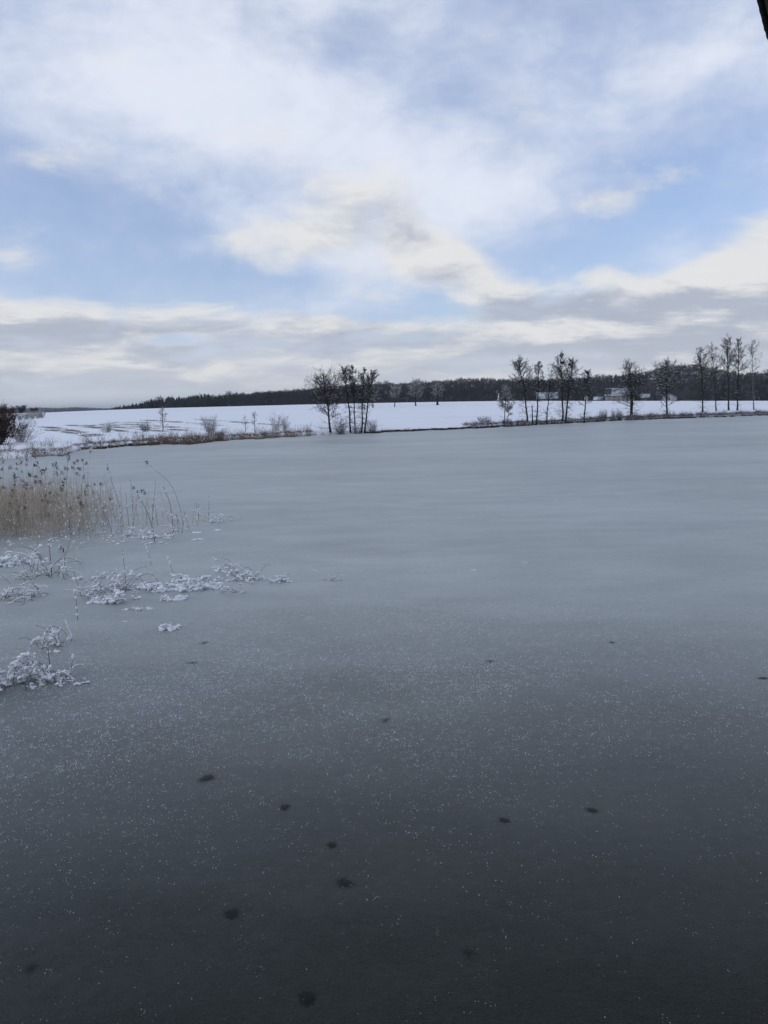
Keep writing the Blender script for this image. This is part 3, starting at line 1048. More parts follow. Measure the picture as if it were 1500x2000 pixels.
shrub('shrub', 'low dark shrub next to the lone upright shrub', -33.4, 108.6, 1.7, 1.4, 22, 11, None, SH, .06)
shrub('shrub', 'low pale shrub behind the left bend of the bank', -38.0, 106.5, 1.5, 1.5, 22, 12, M_TWIG_PALE, SH, .1)
shrub('shrub', 'low spreading shrub at the left foot of the frosted thin tree', 16.8, 127.5, 1.5, 2.0, 34, 13, None, SH, .05)
shrub('shrub', 'rounded grey shrub left of the bushy twin stemmed tree', 42.4, 148.6, 1.9, 1.7, 30, 14, M_TWIG_PALE, SH, .05)
shrub('shrub', 'grey shrub close to the foot of the bushy twin stemmed tree', 46.0, 152.0, 1.9, 2.0, 32, 15, M_TWIG_PALE, SH, .05)
# bushes of the plantation rows, far left
for i, (a, r, h) in enumerate([(-25.5, 200, 2.6), (-25.05, 205, 2.5), (-24.65, 208, 2.5), (-24.3, 212, 2.7), (-23.98, 216, 2.7), (-23.7, 220, 2.9)]):
    x, y = polar(a, r)
    shrub('plantation_bush', 'frosted bush in the short row at the far left of the field', x, y, h * .78, 1.5, 14, 40 + i, M_TWIG_FROST, 'frosted bushes in the plantation row', .2, None, .03, 'bush', .02)
for i, (a, r, h, w) in enumerate([(-26.3, 330, 3.6, 4), (-25.6, 338, 2.8, 4), (-24.9, 345, 3.6, 3.2), (-24.1, 350, 2.8, 3), (-22.3, 420, 3.0, 3), (-20.9, 480, 3.4, 3)]):
    x, y = polar(a, r)
    shrub('hedge_bush', 'dark hedge bush on the skyline at the far left', x, y, h, w * .8, 22, 60 + i, M_TWIG, 'dark hedge bushes on the left skyline', .02, M_BARK, .06, 'bush', .04)

# ------------------------------------------------------------------ shore vegetation (uncountable)
def blades(rng, P, h, r, lean=0.3, nseg=2, droop=-.2):
    n = len(P)
    D = np.stack([rng.normal(size=n) * lean, rng.normal(size=n) * lean, np.ones(n)], axis=1)
    s, nd, dr = grow(rng, P, D, h, r, nseg, droop, .2, .35)
    return s, nd, dr


def shore_points(rng, a0, a1, n, d0, d1):
    a = rng.uniform(a0, a1, n)
    r = shore_r(a) + rng.uniform(d0, d1, n)
    x, y = r * np.sin(np.radians(a)), r * np.cos(np.radians(a))
    return np.stack([x, y, np.maximum(ground_z(x, y), -.02) - .03], axis=1), a


def build_shore():
    rng = np.random.default_rng(77)
    S, SN = [], []
    clump = lambda a, k: 0.5 + 0.5 * np.sin(a * k + 1.3) * np.sin(a * k * 2.7 + .4)
    # brown reed grass on the left
    for a0, a1, n, d0, d1, h in ((-30, -24.3, 2200, -.6, 5.5, .4), (-24.5, -21.0, 1500, -1.2, 3.2, .45), (-21.0, -16.5, 2600, -.8, 3.5, .55), (-16.8, -11.6, 5200, -1.6, 3.0, .95), (-11.8, -5.2, 4600, -1.2, 3.0, .65), (-5.4, 2.0, 1500, -.6, 1.6, .40)):
        P, a = shore_points(rng, a0, a1, n, d0, d1)
        hh = h * rng.uniform(.5, 1.15, n) * (0.55 + .6 * clump(a, 2.1))
        s, nd, _ = blades(rng, P, hh, np.full(n, .014), .32, 1)
        S.append(s)
        k = rng.random(n) < .07
        tip = nd[-1][k]
        SN.append((tip, rng.uniform(.02, .055, (k.sum(), 1)) * np.array([1.3, 1.3, .7])))
    V, F = cones(np.concatenate(S))
    tag(mesh('shore_reeds', V, F, M_SHORE), 'brown dry reed grass fringing the left shore', None, None, 'stuff')
    # brambles and twigs on the right
    S, S2 = [], []
    for a0, a1, n, d0, d1, h in ((1.5, 8.0, 1500, -.2, .9, .22), (6.0, 10.5, 1300, .3, 4.5, .7), (9.0, 15.5, 3400, -.5, 3.2, .6), (15.0, 19.0, 2900, -.5, 4.0, .85), (19.0, 30.0, 5200, -.5, 4.5, .95)):
        P, a = shore_points(rng, a0, a1, n, d0, d1)
        hh = h * rng.uniform(.4, 1.2, n) * (0.45 + .8 * clump(a, 3.3))
        s, nd, dr = blades(rng, P, hh, np.full(n, .014), .5, 2, -.5)
        S.append(s)
        P2, D2, _, own = sprout(rng, nd, dr, 3, .2, 1.0, .8)
        s2, _, _ = grow(rng, P2, D2, hh[own] * .4, np.full(len(P2), .013), 1, 0, .3, .6)
        S2.append(s2)
        k = rng.random(n) < .18
        SN.append((nd[-1][k], rng.uniform(.02, .06, (k.sum(), 1)) * np.array([1.5, 1.5, .7])))
    V, F = join(tubes(np.concatenate(S), 3), cones(np.concatenate(S2)))
    tag(mesh('shore_brambles', V, F, M_BRUSH), 'tangled grey brown brambles along the right shore', None, None, 'stuff')
    # bare earth lip of the bank
    a = np.concatenate([rng.uniform(-21.5, -14, 60), rng.uniform(-1, 9.5, 260), rng.uniform(9.5, 28, 120)])
    r = shore_r(a) + rng.uniform(-.1, .5, len(a))
    x, y = r * np.sin(np.radians(a)), r * np.cos(np.radians(a))
    C_ = np.stack([x, y, np.full(len(a), .08)], axis=1)
    V, F = lumps(rng, C_, np.stack([rng.uniform(.15, .6, len(a)), rng.uniform(.1, .3, len(a)), rng.uniform(.08, .2, len(a))], axis=1), ICO1, .3)
    tag(mesh('bank_clods', V, F, M_EARTH), 'dark earth clods along the edge of the bank', None, None, 'stuff')
    V, F = lumps(rng, np.concatenate([c_ for c_, _ in SN]), np.concatenate([s_ for _, s_ in SN]), ICO0, .25)
    tag(mesh('shore_snow', V, F, M_SNOW), 'snow caught on the shore plants', None, None, 'stuff')
    # stubble and grass lines showing through the snow on the left field
    S = []
    lines = [(polar(-24.0, 148), polar(-20.0, 104)), (polar(-22.0, 150), polar(-17.6, 109)), (polar(-21.2, 148), polar(-15.4, 111)), (polar(-20.4, 152), polar(-14.2, 113)),
             (polar(-19.7, 156), polar(-12.9, 116)), (polar(-19.2, 160), polar(-16.5, 150)), (polar(-17.0, 165), polar(-11.5, 128)), (polar(-23.6, 128), polar(-20.6, 103)), (polar(-13.5, 160), polar(-7.5, 128))]
    for (xa, ya), (xb, yb) in lines:
        n = int(110 * math.hypot(xb - xa, yb - ya))
        t = rng.random(n)
        keep = (np.sin(t * 40 + xa) + np.sin(t * 17 + ya) + rng.normal(size=n) * .8) > .4
        t = t[keep]
        n = len(t)
        x = xa + (xb - xa) * t + rng.normal(size=n) * .45
        y = ya + (yb - ya) * t + rng.normal(size=n) * .5
        P = np.stack([x, y, ground_z(x, y) - .02], axis=1)
        s, _, _ = blades(rng, P, rng.uniform(.08, .28, n), np.full(n, .018), .5, 1)
        S.append(s)
    P, a = shore_points(rng, -21, 0, 2600, 2, 14)
    keep = (np.sin(P[:, 0] * .8) + np.sin(P[:, 1] * 1.3 + P[:, 0] * .4) + rng.normal(size=len(P)) * .5) > .7
    s, _, _ = blades(rng, P[keep], rng.uniform(.15, .7, keep.sum()), np.full(keep.sum(), .016), .4, 1)
    S.append(s)
    P, a = shore_points(rng, -29, -4.0, 1200, 2.5, 9)
    keep = (np.sin(a * 5.3) + np.sin(a * 2.1 + 1) + rng.normal(size=len(a)) * .5) > .35
    hh = rng.uniform(.35, 1.25, keep.sum())
    s1, nd, dr = blades(rng, P[keep], hh, np.full(keep.sum(), .010), .3, 3, -.1)
    P2, D2, _, own = sprout(rng, nd, dr, 4, .2, 1.0, .6)
    s2, _, _ = grow(rng, P2, D2, hh[own] * .3, np.full(len(P2), .006), 1, .1, .3, .6)
    V, F = tubes(np.concatenate([s1, s2]), 3)
    tag(mesh('bank_scrub', V, F, M_TWIG_PALE), 'thin frosted scrub behind the left shore', None, None, 'stuff')
    V, F = cones(np.concatenate(S))
    tag(mesh('field_grass', V, F, M_TWIG_PALE), 'dark grass lines showing through the snow of the left field', None, None, 'stuff')


build_shore()

# ------------------------------------------------------------------ buildings behind the field
def gable_house(name, label, a, r, w, depth, z_eave, z_ridge, wall_mat, along=True, base=None, rz=0.0, bare=None, chimney=False, windows=2, door=True, panels=0):
    """along: ridge runs across the view; otherwise the gable faces the pond"""
    x, y = polar(a, r)
    zb = on_ground(x, y) - .3
    root = empty(name, (x, y, zb), label, 'building', 'farm buildings behind the field', -R(a) + rz)
    ze, zr_ = z_eave - zb, z_ridge - zb
    hw, hd = w / 2, depth / 2
    if along:
        prof = [(-hd, 0), (hd, 0), (hd, ze), (0, zr_ - .12), (-hd, ze)]
        V = [(-hw, p, q) for p, q in prof] + [(hw, p, q) for p, q in prof]
    else:
        prof = [(-hw, 0), (hw, 0), (hw, ze), (0, zr_ - .12), (-hw, ze)]
        V = [(p, -hd, q) for p, q in prof] + [(p, hd, q) for p, q in prof]
    F5 = np.array([(0, 1, 2, 3, 4), (9, 8, 7, 6, 5)], dtype=np.int32)
    F4 = np.array([(i, i + 5, (i + 1) % 5 + 5, (i + 1) % 5) for i in range(5)], dtype=np.int32)
    mesh('wall', np.array(V), [F5, F4], wall_mat, root)
    rf = empty_part = None
    span, run = (hd, hw) if along else (hw, hd)
    sl = math.hypot(span, zr_ - ze)
    ux, uz = span / sl, (zr_ - ze) / sl
    ov = .35
    def slab(s, e0, e1, t0, t1, lift, thick):
        """s: side sign, e: along the ridge, t: distance down from the ridge"""
        pts = []
        for t in (t0, t1):
            for e in (e0, e1):
                for dz_ in (lift, lift + thick):
                    p = s * ux * t
                    q = zr_ - uz * t + dz_
                    pts.append((e, p, q) if along else (p, e, q))
        Fq = np.array([(0, 1, 3, 2), (4, 6, 7, 5), (0, 4, 5, 1), (2, 3, 7, 6), (0, 2, 6, 4), (1, 5, 7, 3)], dtype=np.int32)
        return np.array(pts), Fq
    V, F = join(slab(-1, -run - ov, run + ov, 0, sl + ov, 0, .1), slab(1, -run - ov, run + ov, 0, sl + ov, 0, .1))
    rf = mesh('roof', V, F, M_ROOF, root)
    e0, e1 = (-run - ov, run + ov)
    if bare:
        V, F = slab(-1, e0 + bare * 2 * run, e1, 0.0, sl + ov * .8, .104, .16)
        mesh('snow', V, F, M_SNOW_ROOF, rf)
        V, F = slab(-1, e0, e0 + bare * 2 * run, sl * .86, sl + ov * .8, .104, .16)
        mesh('snow', V, F, M_SNOW_ROOF, rf)
        V, F = slab(1, e0, e1, 0.0, sl + ov * .8, .104, .16)
        mesh('snow', V, F, M_SNOW_ROOF, rf)
    else:
        for s in (-1, 1):
            V, F = slab(s, e0, e1, 0.0, sl + ov * .8, .104, .16)
            mesh('snow', V, F, M_SNOW_ROOF, rf)
    front = -hd
    if chimney:
        V, F = box(run * .4, run * .4 + .6, -.3, .3, zr_ - .5, zr_ + 1.0)
        mesh('chimney', V, F, M_WALL_DARK, rf)
    for k in range(windows):
        cx = -hw + w * (k + 1) / (windows + 1)
        V, F = box(cx - .45, cx + .45, front - .04, front + .05, ze * .45, ze * .45 + 1.1)
        wn = mesh('window', V, F, M_WALL_WHITE, root)
        V, F = box(cx - .37, cx + .37, front - .055, front - .042, ze * .45 + .08, ze * .45 + 1.02)
        mesh('pane', V, F, M_GLASS, wn)
    if door:
        V, F = box(hw * .55, hw * .55 + 1.1, front - .05, front + .05, 0, 2.1)
        mesh('door', V, F, M_ROOF, root)
    for k in range(panels):
        a0 = -hw + w * k / panels
        V, F = box(a0 + .04, a0 + w / panels - .04, front - .07, front - .003, .05, ze - .12)
        mesh('wall_panel', V, F, wall_mat, root)
    return root


gable_house('farmhouse', 'low farmhouse with patchy snow roof behind the middle clump', 12.05, 400, 10.0, 8, 5.3, 8.3, M_WALL_DARK, bare=.0, windows=3, chimney=True)
gable_house('barn', 'pale walled barn with a dark bare strip on its snowy roof', 17.05, 380, 13.0, 10, 5.9, 9.2, M_WALL_PALE, bare=.24, windows=0, door=False, panels=6)
gable_house('shed', 'small dark shed with a snowy roof right of the barn', 18.75, 400, 3.8, 5, 4.7, 6.4, M_WALL_DARK, windows=1, door=False)
gable_house('white_house', 'small white gabled house right of the stout trunked tree', 20.35, 390, 6.4, 8, 4.6, 6.4, M_WALL_WHITE, along=False, windows=1, door=False)
gable_house('low_shed', 'low shed with a snowy roof just left of the barn', 15.6, 385, 4.0, 4, 4.1, 5.5, M_WALL_DARK, windows=1, door=False)


def snowy_spruce(label, a, r, h, seed):
    rng = np.random.default_rng(seed)
    x, y = polar(a, r)
    root = empty('young_spruce', (x, y, on_ground(x, y) - .1), label, 'tree', 'snow covered young spruces')
    V, F = tubes([[0, 0, 0, 0, 0, h * .9, .08, .02]], 6)
    mesh('trunk', V, F, M_BARK, root)
    tv, tf = CONIFERS[seed % 5]
    V = tv * np.array([h * 1.2, h * 1.2, h])
    cr = mesh('crown', V, tf, M_FOREST, root, colors=np.tile([.02, .03, .028, 1], (len(V), 1)))
    mesh('snow', V * np.array([.97, .97, 1]) + np.array([0, 0, .12]), tf, M_SNOW, cr)


snowy_spruce('white snow covered young spruce left of the middle clump', 8.57, 345, 3.6, 1)
snowy_spruce('white snow covered young spruce left of the low shed', 14.75, 345, 3.4, 2)

# ------------------------------------------------------------------ reeds in the pond
def plume(rng, tip, d, size):
    """drooping one sided seed head"""
    n = 10
    P = tip[None] - d[None] * (rng.random(n) * size * .6)[:, None]
    side = np.array([rng.choice([-1.0, 1.0]) * rng.uniform(.5, 1), rng.normal() * .4, 0])
    D = np.tile(d, (n, 1)) * .6 + side[None] * rng.uniform(.2, 1.1, n)[:, None] + rng.normal(size=(n, 3)) * .2
    s, _, _ = grow(rng, P, D, size * rng.uniform(.4, .9, n), np.full(n, .007), 3, -1.3, .2, .5)
    return s


def reed(rng, P, h, lean, r=.006, plume_size=.28, leaves=2, bend=0.0):
    D = np.array([[lean[0], lean[1], 1.0]])
    s, nd, dr = grow(rng, P[None], D, np.array([h]), np.array([r]), 6, -bend, .07, .55)
    nodes, dirs = nd[:, 0], dr[:, 0]
    lv = []
    for _ in range(leaves):
        k = rng.integers(1, 5)
        a = rng.uniform(0, 6.28)
        Dl = np.array([[math.cos(a) * .7, math.sin(a) * .7, .9]])
        sl, _, _ = grow(rng, nodes[k][None], Dl, np.array([rng.uniform(.25, .6)]), np.array([r * .9]), 3, -1.2, .2, .3)
        lv.append(sl)
    pl_ = plume(rng, nodes[-1], dirs[-1], plume_size) if plume_size else None
    return s, lv, pl_, nodes


def build_reeds():
    rng = np.random.default_rng(21)
    S, PL, SN = [], [], []
    # the dense stand
    n = 0
    while n < 1700:
        x, y = rng.uniform(-17.5, -8.0), rng.uniform(23.6, 31.5)
        a = math.degrees(math.atan2(x, y))
        if a < -29.5:
            continue
        edge = -8.9 - (y - 24) * .30
        p = np.clip((edge + .9 - x) / 4.6, 0, 1)
        if rng.random() > p ** 1.3 or math.sin(x * 3.1) * math.sin(y * 2.3) + rng.normal() * .5 < -.45:
            continue
        tall = rng.random() < .05
        h = rng.uniform(1.75, 2.5) if tall else rng.uniform(.7, 1.65)
        s, lv, pl_, nodes = reed(rng, np.array([x, y, -.02]), h, rng.normal(size=2) * (.09 if rng.random() < .85 else .35), rng.uniform(.005, .009), rng.uniform(.12, .24) if tall or rng.random() < .05 else 0, 2)
        S += [s] + lv
        if pl_ is not None:
            PL.append(pl_)
        if rng.random() < .5:
            k = rng.integers(0, 5)
            SN.append((nodes[k] + rng.normal(size=3) * .01, rng.uniform(.008, .02) * np.array([1, 1, 2.2])))
        n += 1
    V, F = tubes(np.concatenate(S), 3)
    st = mesh('reed_stand', V, F, M_REED)
    tag(st, 'dense stand of straw coloured reeds in the ice at the left', None, None, 'stuff')
    V, F = tubes(np.concatenate(PL), 3)
    tag(mesh('reed_plumes', V, F, M_PLUME), 'dark drooping seed plumes over the dense reed stand', None, None, 'stuff')
    # broken litter and snow at the foot
    for _ in range(260):
        x, y = rng.uniform(-14.0, -6.4), rng.uniform(22.4, 26.5)
        SN.append((np.array([x, y, .02]), np.array([rng.uniform(.01, .035) * 2.2, rng.uniform(.01, .03), rng.uniform(.008, .025)])))
    V, F = lumps(rng, np.array([c_ for c_, _ in SN]), np.array([s_ for _, s_ in SN]), ICO0, .3)
    tag(mesh('reed_snow', V, F, M_SNOW), 'bits of snow on and around the reed stand', None, None, 'stuff')
    # single stalks standing clear of the stand
    for i in range(74):
        x = rng.uniform(-10.2, -6.4) if i < 60 else rng.uniform(-12.8, -9.5)
        y = rng.uniform(23.0, 28.5) if i < 60 else rng.uniform(24, 30)
        hmax = 1.6 if x < -7.2 else .9
        h = rng.uniform(.45, hmax) if i < 60 else rng.uniform(1.9, 2.6)
        with_plume = (rng.random() < .3 and h > .9) or i >= 60
        if i < 60:
            root = empty('reed_stalk', (x, y, -.02), 'slender dry reed stalk standing in the ice right of the dense reed stand', 'reed', 'single reed stalks beside the reed stand')
        else:
            root = empty('reed_stalk', (x, y, -.02), 'tall plumed reed stalk rising above the dense reed stand', 'reed', 'tall plumed reeds over the stand')
        s, lv, pl_, nodes = reed(rng, np.zeros(3), h, rng.normal(size=2) * .14, .007, rng.uniform(.10, .18) if with_plume else 0, 1)
        V, F = tubes(s, 4)
        mesh('stem', V, F, M_REED_DARK if rng.random() < .3 else M_REED, root)
        V, F = tubes(np.concatenate(lv), 3)
        mesh('leaf', V, F, M_REED, root, fine=True)
        if pl_ is not None:
            V, F = tubes(pl_, 3)
            mesh('seed_plume', V, F, M_PLUME, root, fine=True)
        m = rng.integers(1, 5)
        ks = rng.integers(0, 7, m)
        V, F = lumps(rng, nodes[ks] + rng.normal(size=(m, 3)) * .008, rng.uniform(.008, .022, (m, 1)) * np.array([1, 1, 2.0]), ICO1, .3)
        mesh('snow', V, F, M_SNOW, root, fine=True)


build_reeds()


def special_reed(name, label, P, pts, r, plume_size=0.0, snow_n=4, seed=0, mat=None):
    """stem along given points (metres, relative to its foot)"""
    rng = np.random.default_rng(seed)
    root = empty(name, P, label, 'reed')
    pts = np.array(pts, dtype=float)
    # smooth the polyline
    t = np.linspace(0, len(pts) - 1, (len(pts) - 1) * 5 + 1)
    pp = []
    for q in t:
        i = int(min(q, len(pts) - 2))
        f = q - i
        p0, p1, p2, p3 = pts[max(i - 1, 0)], pts[i], pts[i + 1], pts[min(i + 2, len(pts) - 1)]
        pp.append(.5 * ((2 * p1) + (-p0 + p2) * f + (2 * p0 - 5 * p1 + 4 * p2 - p3) * f * f + (-p0 + 3 * p1 - 3 * p2 + p3) * f ** 3))
    pp = np.array(pp)
    rad = r * np.linspace(1, .55, len(pp))
    V, F = tubes(np.concatenate([pp[:-1], pp[1:], rad[:-1, None], rad[1:, None]], axis=1), 5)
    mesh('stem', V, F, mat or M_REED_DARK, root, smooth=True)
    if plume_size:
        V, F = tubes(plume(rng, pp[-1], norm(pp[-1] - pp[-2]), plume_size), 4)
        mesh('seed_plume', V, F, M_PLUME, root, fine=True)
    if snow_n:
        k = rng.integers(1, len(pp), snow_n)
        V, F = lumps(rng, pp[k] + [0, 0, .01], rng.uniform(.008, .026, (snow_n, 1)) * np.array([1.1, 1, 1.7]), ICO1, .3)
        mesh('snow', V, F, M_SNOW, root, fine=True)
    return root


special_reed('bent_reed', 'long bent reed leaning left with one dark plume, apart from the stand', (-6.95, 26.2, 0), [(0, 0, 0), (-.08, 0, .7), (-.35, 0, 1.45), (-.85, 0, 1.95), (-1.15, 0, 2.25)], .006, .22, 5, 1)
special_reed('bent_reed', 'tall dark reed curving left, rightmost upright stem', (-6.95, 24.9, 0), [(0, 0, 0), (0, 0, .55), (-.05, 0, 1.0), (-.22, 0, 1.5)], .010, 0, 4, 2)
special_reed('bent_reed', 'dark reed leaning steeply left in front of the sparse stems', (-6.95, 22.9, 0), [(0, 0, 0), (-.06, 0, .5), (-.2, 0, 1.0), (-.42, 0, 1.45)], .010, 0, 5, 3)
special_reed('bent_reed', 'tall thin reed rising above the stand near its right end', (-9.0, 26.2, 0), [(0, 0, 0), (-.1, 0, .8), (-.3, 0, 1.6), (-.42, 0, 2.3)], .008, 0, 4, 4)
special_reed('fallen_reed', 'fallen reed arching in a low bow over the ice', (-10.3, 21.6, .0), [(-.6, 0, .0), (-.3, 0, .34), (.25, 0, .46), (.75, 0, .36), (1.15, 0, .1)], .010, .2, 7, 5, M_REED)


# ------------------------------------------------------------------ snow laden tufts on the ice
def tuft(name, label, x, y, w, d, h, n_st, n_lump, seed, lump=(.03, .09), group='snow laden tufts on the ice', lying=True):
    rng = np.random.default_rng(seed)
    root = empty(name, (x, y, 0), label, 'plant', group)
    a = rng.uniform(0, 6.28, n_st)
    P = np.stack([rng.uniform(-.5, .5, n_st) * w, rng.uniform(-.5, .5, n_st) * d, np.full(n_st, -.02)], axis=1)
    D = np.stack([np.cos(a) * .6, np.sin(a) * .4, rng.uniform(.7, 2.0, n_st)], axis=1)
    L = h * rng.uniform(.6, 2.1, n_st)
    s, nd, dr = grow(rng, P, D, L, np.full(n_st, .0055), 7, -rng.uniform(.8, 3.4, n_st), .22, .5)
    s[:, [2, 5]] = np.maximum(s[:, [2, 5]], .004)
    nd[..., 2] = np.maximum(nd[..., 2], .006)
    V, F = tubes(s, 3)
    mesh('stem', V, F, M_REED_DARK, root, fine=True)
    P2, D2, _, _ = sprout(rng, nd, dr, 2, .2, 1, .6)
    s2, nd2, _ = grow(rng, P2, D2, rng.uniform(.06, .2, len(P2)) * (h / .4 + .4), np.full(len(P2), .004), 3, -1.6, .25, .4)
    s2[:, [2, 5]] = np.maximum(s2[:, [2, 5]], .004)
    V, F = tubes(s2, 3)
    mesh('leaf', V, F, M_REED, root, fine=True)
    # snow strung along stems in merging clumps, heavier where they arch over
    m1, m2 = nd.shape[0], nd.shape[1]
    k = rng.integers(2, m1, n_lump)
    j = rng.integers(0, m2, n_lump)
    C0 = nd[k, j]
    fall = rng.random(n_lump) < .3
    C0[fall, 2] *= .3
    sz0 = (lump[0] + (lump[1] - lump[0]) * rng.random(n_lump) ** 2.2) * .74
    per = 5
    C_ = np.repeat(C0, per, axis=0) + rng.normal(size=(n_lump * per, 3)) * np.repeat(sz0, per)[:, None] * np.array([1.1, .6, .45])
    sz = np.repeat(sz0, per) * rng.uniform(.35, 1.0, n_lump * per)
    S_ = np.stack([sz * rng.uniform(.8, 1.5, len(sz)), sz * rng.uniform(.7, 1.2, len(sz)), sz * rng.uniform(.5, 1.0, len(sz))], axis=1)
    C_[:, 2] = np.maximum(C_[:, 2], S_[:, 2] * .4)
    V, F = lumps(rng, C_, S_, ICO1, .38)
    mesh('snow', V, F, M_SNOW, root, smooth=True, fine=True)
    # soft snow lying joined along whole stems
    heavy = rng.random(n_st) < .38
    heavy[0] = True
    nodes = nd[:, heavy]
    q = nodes.shape[0]
    rad = rng.uniform(.25, 1.0, (q, nodes.shape[1])) * (lump[1] * .17) + .003
    rad[0] = .003
    rad[-1] *= .3
    lift = nodes.copy()
    lift[..., 2] += rad * .7
    sg = np.concatenate([np.concatenate([lift[i], lift[i + 1], rad[i][:, None], rad[i + 1][:, None]], axis=1) for i in range(1, q - 1)])
    V, F = tubes(sg, 6)
    mesh('rime', V, F, M_SNOW, root, smooth=True, fine=True)
    return root


TUFTS = [
    ('white mound of snow laden stems, largest of the tuft row', -4.75, 16.9, 1.15, .5, .22, 26, 60, (.03, .10)),
    ('flat snowy bow of stems at the right of the largest mound', -4.15, 16.75, .8, .3, .20, 16, 44, (.03, .09)),
    ('snow cushion in front of the largest mound', -4.5, 15.85, .35, .2, .10, 6, 16, (.04, .10)),
    ('low snowy tangle between the upright stems and the largest mound', -5.75, 15.75, .9, .35, .16, 18, 44, (.03, .08)),
    ('upright snowy stems with hanging clumps left of the mound', -5.95, 16.9, .5, .4, .60, 16, 34, (.025, .075)),
    ('short snowy ridge of stems behind the largest mound', -4.45, 17.7, .9, .25, .16, 14, 34, (.03, .08)),
    ('small flat snowy stem lying in front of the tuft row', -5.0, 15.1, .45, .12, .07, 6, 14, (.02, .05)),
    ('tall sparse snowy stems left of the upright clump', -6.35, 16.3, .6, .5, .55, 12, 18, (.02, .05)),
    ('grassy upright tuft with little snow at the left edge', -8.3, 18.5, 1.0, .8, .65, 34, 26, (.02, .05)),
    ('brown upright stems with a snowy foot at the left edge', -7.9, 16.3, .9, .6, .42, 30, 34, (.025, .06)),
    ('snow covered broken reeds below the stand at the left edge', -9.9, 20.0, 1.3, .8, .40, 26, 50, (.04, .11)),
    ('snowy leaning stem with a flat snow pad near the fallen reed', -7.1, 18.1, .6, .2, .16, 6, 16, (.03, .07)),
    ('tangled snowy tuft with arched stems, right of the mound', -3.15, 17.5, .6, .4, .34, 16, 36, (.02, .06)),
    ('single snowy sprig just left of the tangled tuft', -3.65, 18.3, .35, .2, .42, 6, 16, (.02, .06)),
    ('twiggy snowy tuft at the right end of the row', -2.55, 17.3, .55, .2, .22, 9, 22, (.02, .06)),
    ('low loop of frosted stems in front of the tangled tuft', -3.2, 16.3, .5, .2, .24, 6, 12, (.015, .04)),
    ('tiny frosted sprig standing alone right of all tufts', -1.35, 17.3, .3, .1, .22, 5, 6, (.012, .03)),
    ('snow pad on a lying stem, alone in front of the row', -4.05, 13.7, .30, .12, .10, 6, 14, (.03, .085)),
    ('frosted sprigs right of the reed stand', -6.0, 27.0, .9, .3, .40, 10, 18, (.03, .07)),
    ('snowy broken stems at the foot of the sparse reeds', -7.5, 23.9, 1.5, .5, .22, 18, 44, (.03, .08)),
    ('large snow loaded clump nearest the camera at the left edge', -5.6, 10.85, .9, .6, .30, 26, 50, (.03, .085)),
    ('arched snowy stems rising from the nearest clump', -5.0, 11.1, .3, .3, .50, 10, 26, (.02, .055)),
    ('small snowy sprigs behind the nearest clump at the left edge', -5.75, 12.9, .6, .4, .32, 12, 24, (.02, .05)),
    ('low frosty fringe right of the nearest clump', -4.75, 11.0, .5, .25, .05, 12, 24, (.012, .035)),
]
for i, (lb, x, y, w, d, h, ns, nl, lu) in enumerate(TUFTS):
    tuft('snowy_tuft', lb, x, y, w, d, h, ns, nl, 300 + i, lu)

special_reed('arched_stem', 'snow beaded stem arching over to the left above the nearest clump', (-4.97, 10.95, 0), [(0, 0, 0), (-.02, 0, .3), (-.03, 0, .55), (-.14, 0, .68), (-.26, 0, .6), (-.31, 0, .42)], .006, 0, 22, 11)
special_reed('arched_stem', 'thin stem bowing right behind the nearest clump', (-5.75, 12.6, 0), [(-.1, 0, 0), (0, 0, .3), (.14, 0, .4), (.3, 0, .3), (.36, 0, .16)], .005, 0, 8, 12)
special_reed('upright_stem', 'short leaning snowy stem right of the nearest clump', (-4.72, 10.95, 0), [(0, 0, 0), (.04, 0, .2), (.1, 0, .42)], .005, 0, 5, 13)
special_reed('upright_stem', 'lone upright stem with a snow cap in front of the tuft row', (-5.95, 14.4, 0), [(0, 0, 0), (0, 0, .3), (-.01, 0, .6)], .006, 0, 4, 14)
special_reed('upright_stem', 'lone slanting stem behind the upright snowy stems', (-6.05, 19.5, 0), [(0, 0, 0), (-.04, 0, .25), (-.1, 0, .5)], .005, 0, 5, 15)
special_reed('upright_stem', 'thin slanting stem standing behind the largest mound', (-5.25, 18.6, 0), [(0, 0, 0), (-.05, 0, .2), (-.12, 0, .42)], .005, 0, 5, 16)
special_reed('upright_stem', 'tall stem with hanging snow at the left of the tuft row', (-5.75, 16.6, 0), [(0, 0, 0), (.01, 0, .45), (-.01, 0, .95)], .006, 0, 5, 17)
special_reed('upright_stem', 'thick upright stem pair left of the snowy stems', (-8.15, 18.4, 0), [(0, 0, 0), (.0, 0, .45), (-.02, 0, .95)], .010, 0, 4, 18)

# small pads of snow lying on the ice
for i, (x, y, s, lb) in enumerate([
        (-5.75, 23.3, .10, 'small white snow pad on the ice right of the reed stems'), (-5.5, 25.0, .09, 'small round snow lump right of the sparse reeds'),
        (-6.0, 24.6, .10, 'snow lump nearest to the rightmost reed stem'), (2.15, 18.1, .045, 'thin snow fleck on the open ice, middle right'),
        (3.5, 18.8, .045, 'thin snow fleck furthest right of the pair on the open ice'), (-4.95, 14.2, .03, 'tiny dark stub with snow poking through the ice')]):
    rng = np.random.default_rng(500 + i)
    n = 7
    C_ = np.stack([rng.normal(size=n) * s * .8, rng.normal(size=n) * s * .35, np.full(n, .006)], axis=1)
    V, F = lumps(rng, C_, rng.uniform(.3, .8, (n, 1)) * s * np.array([1.2, .8, .3]), ICO1, .3)
    tag(mesh('snow_pad', V, F, M_SNOW, loc=(x, y, 0)), lb, 'snow')

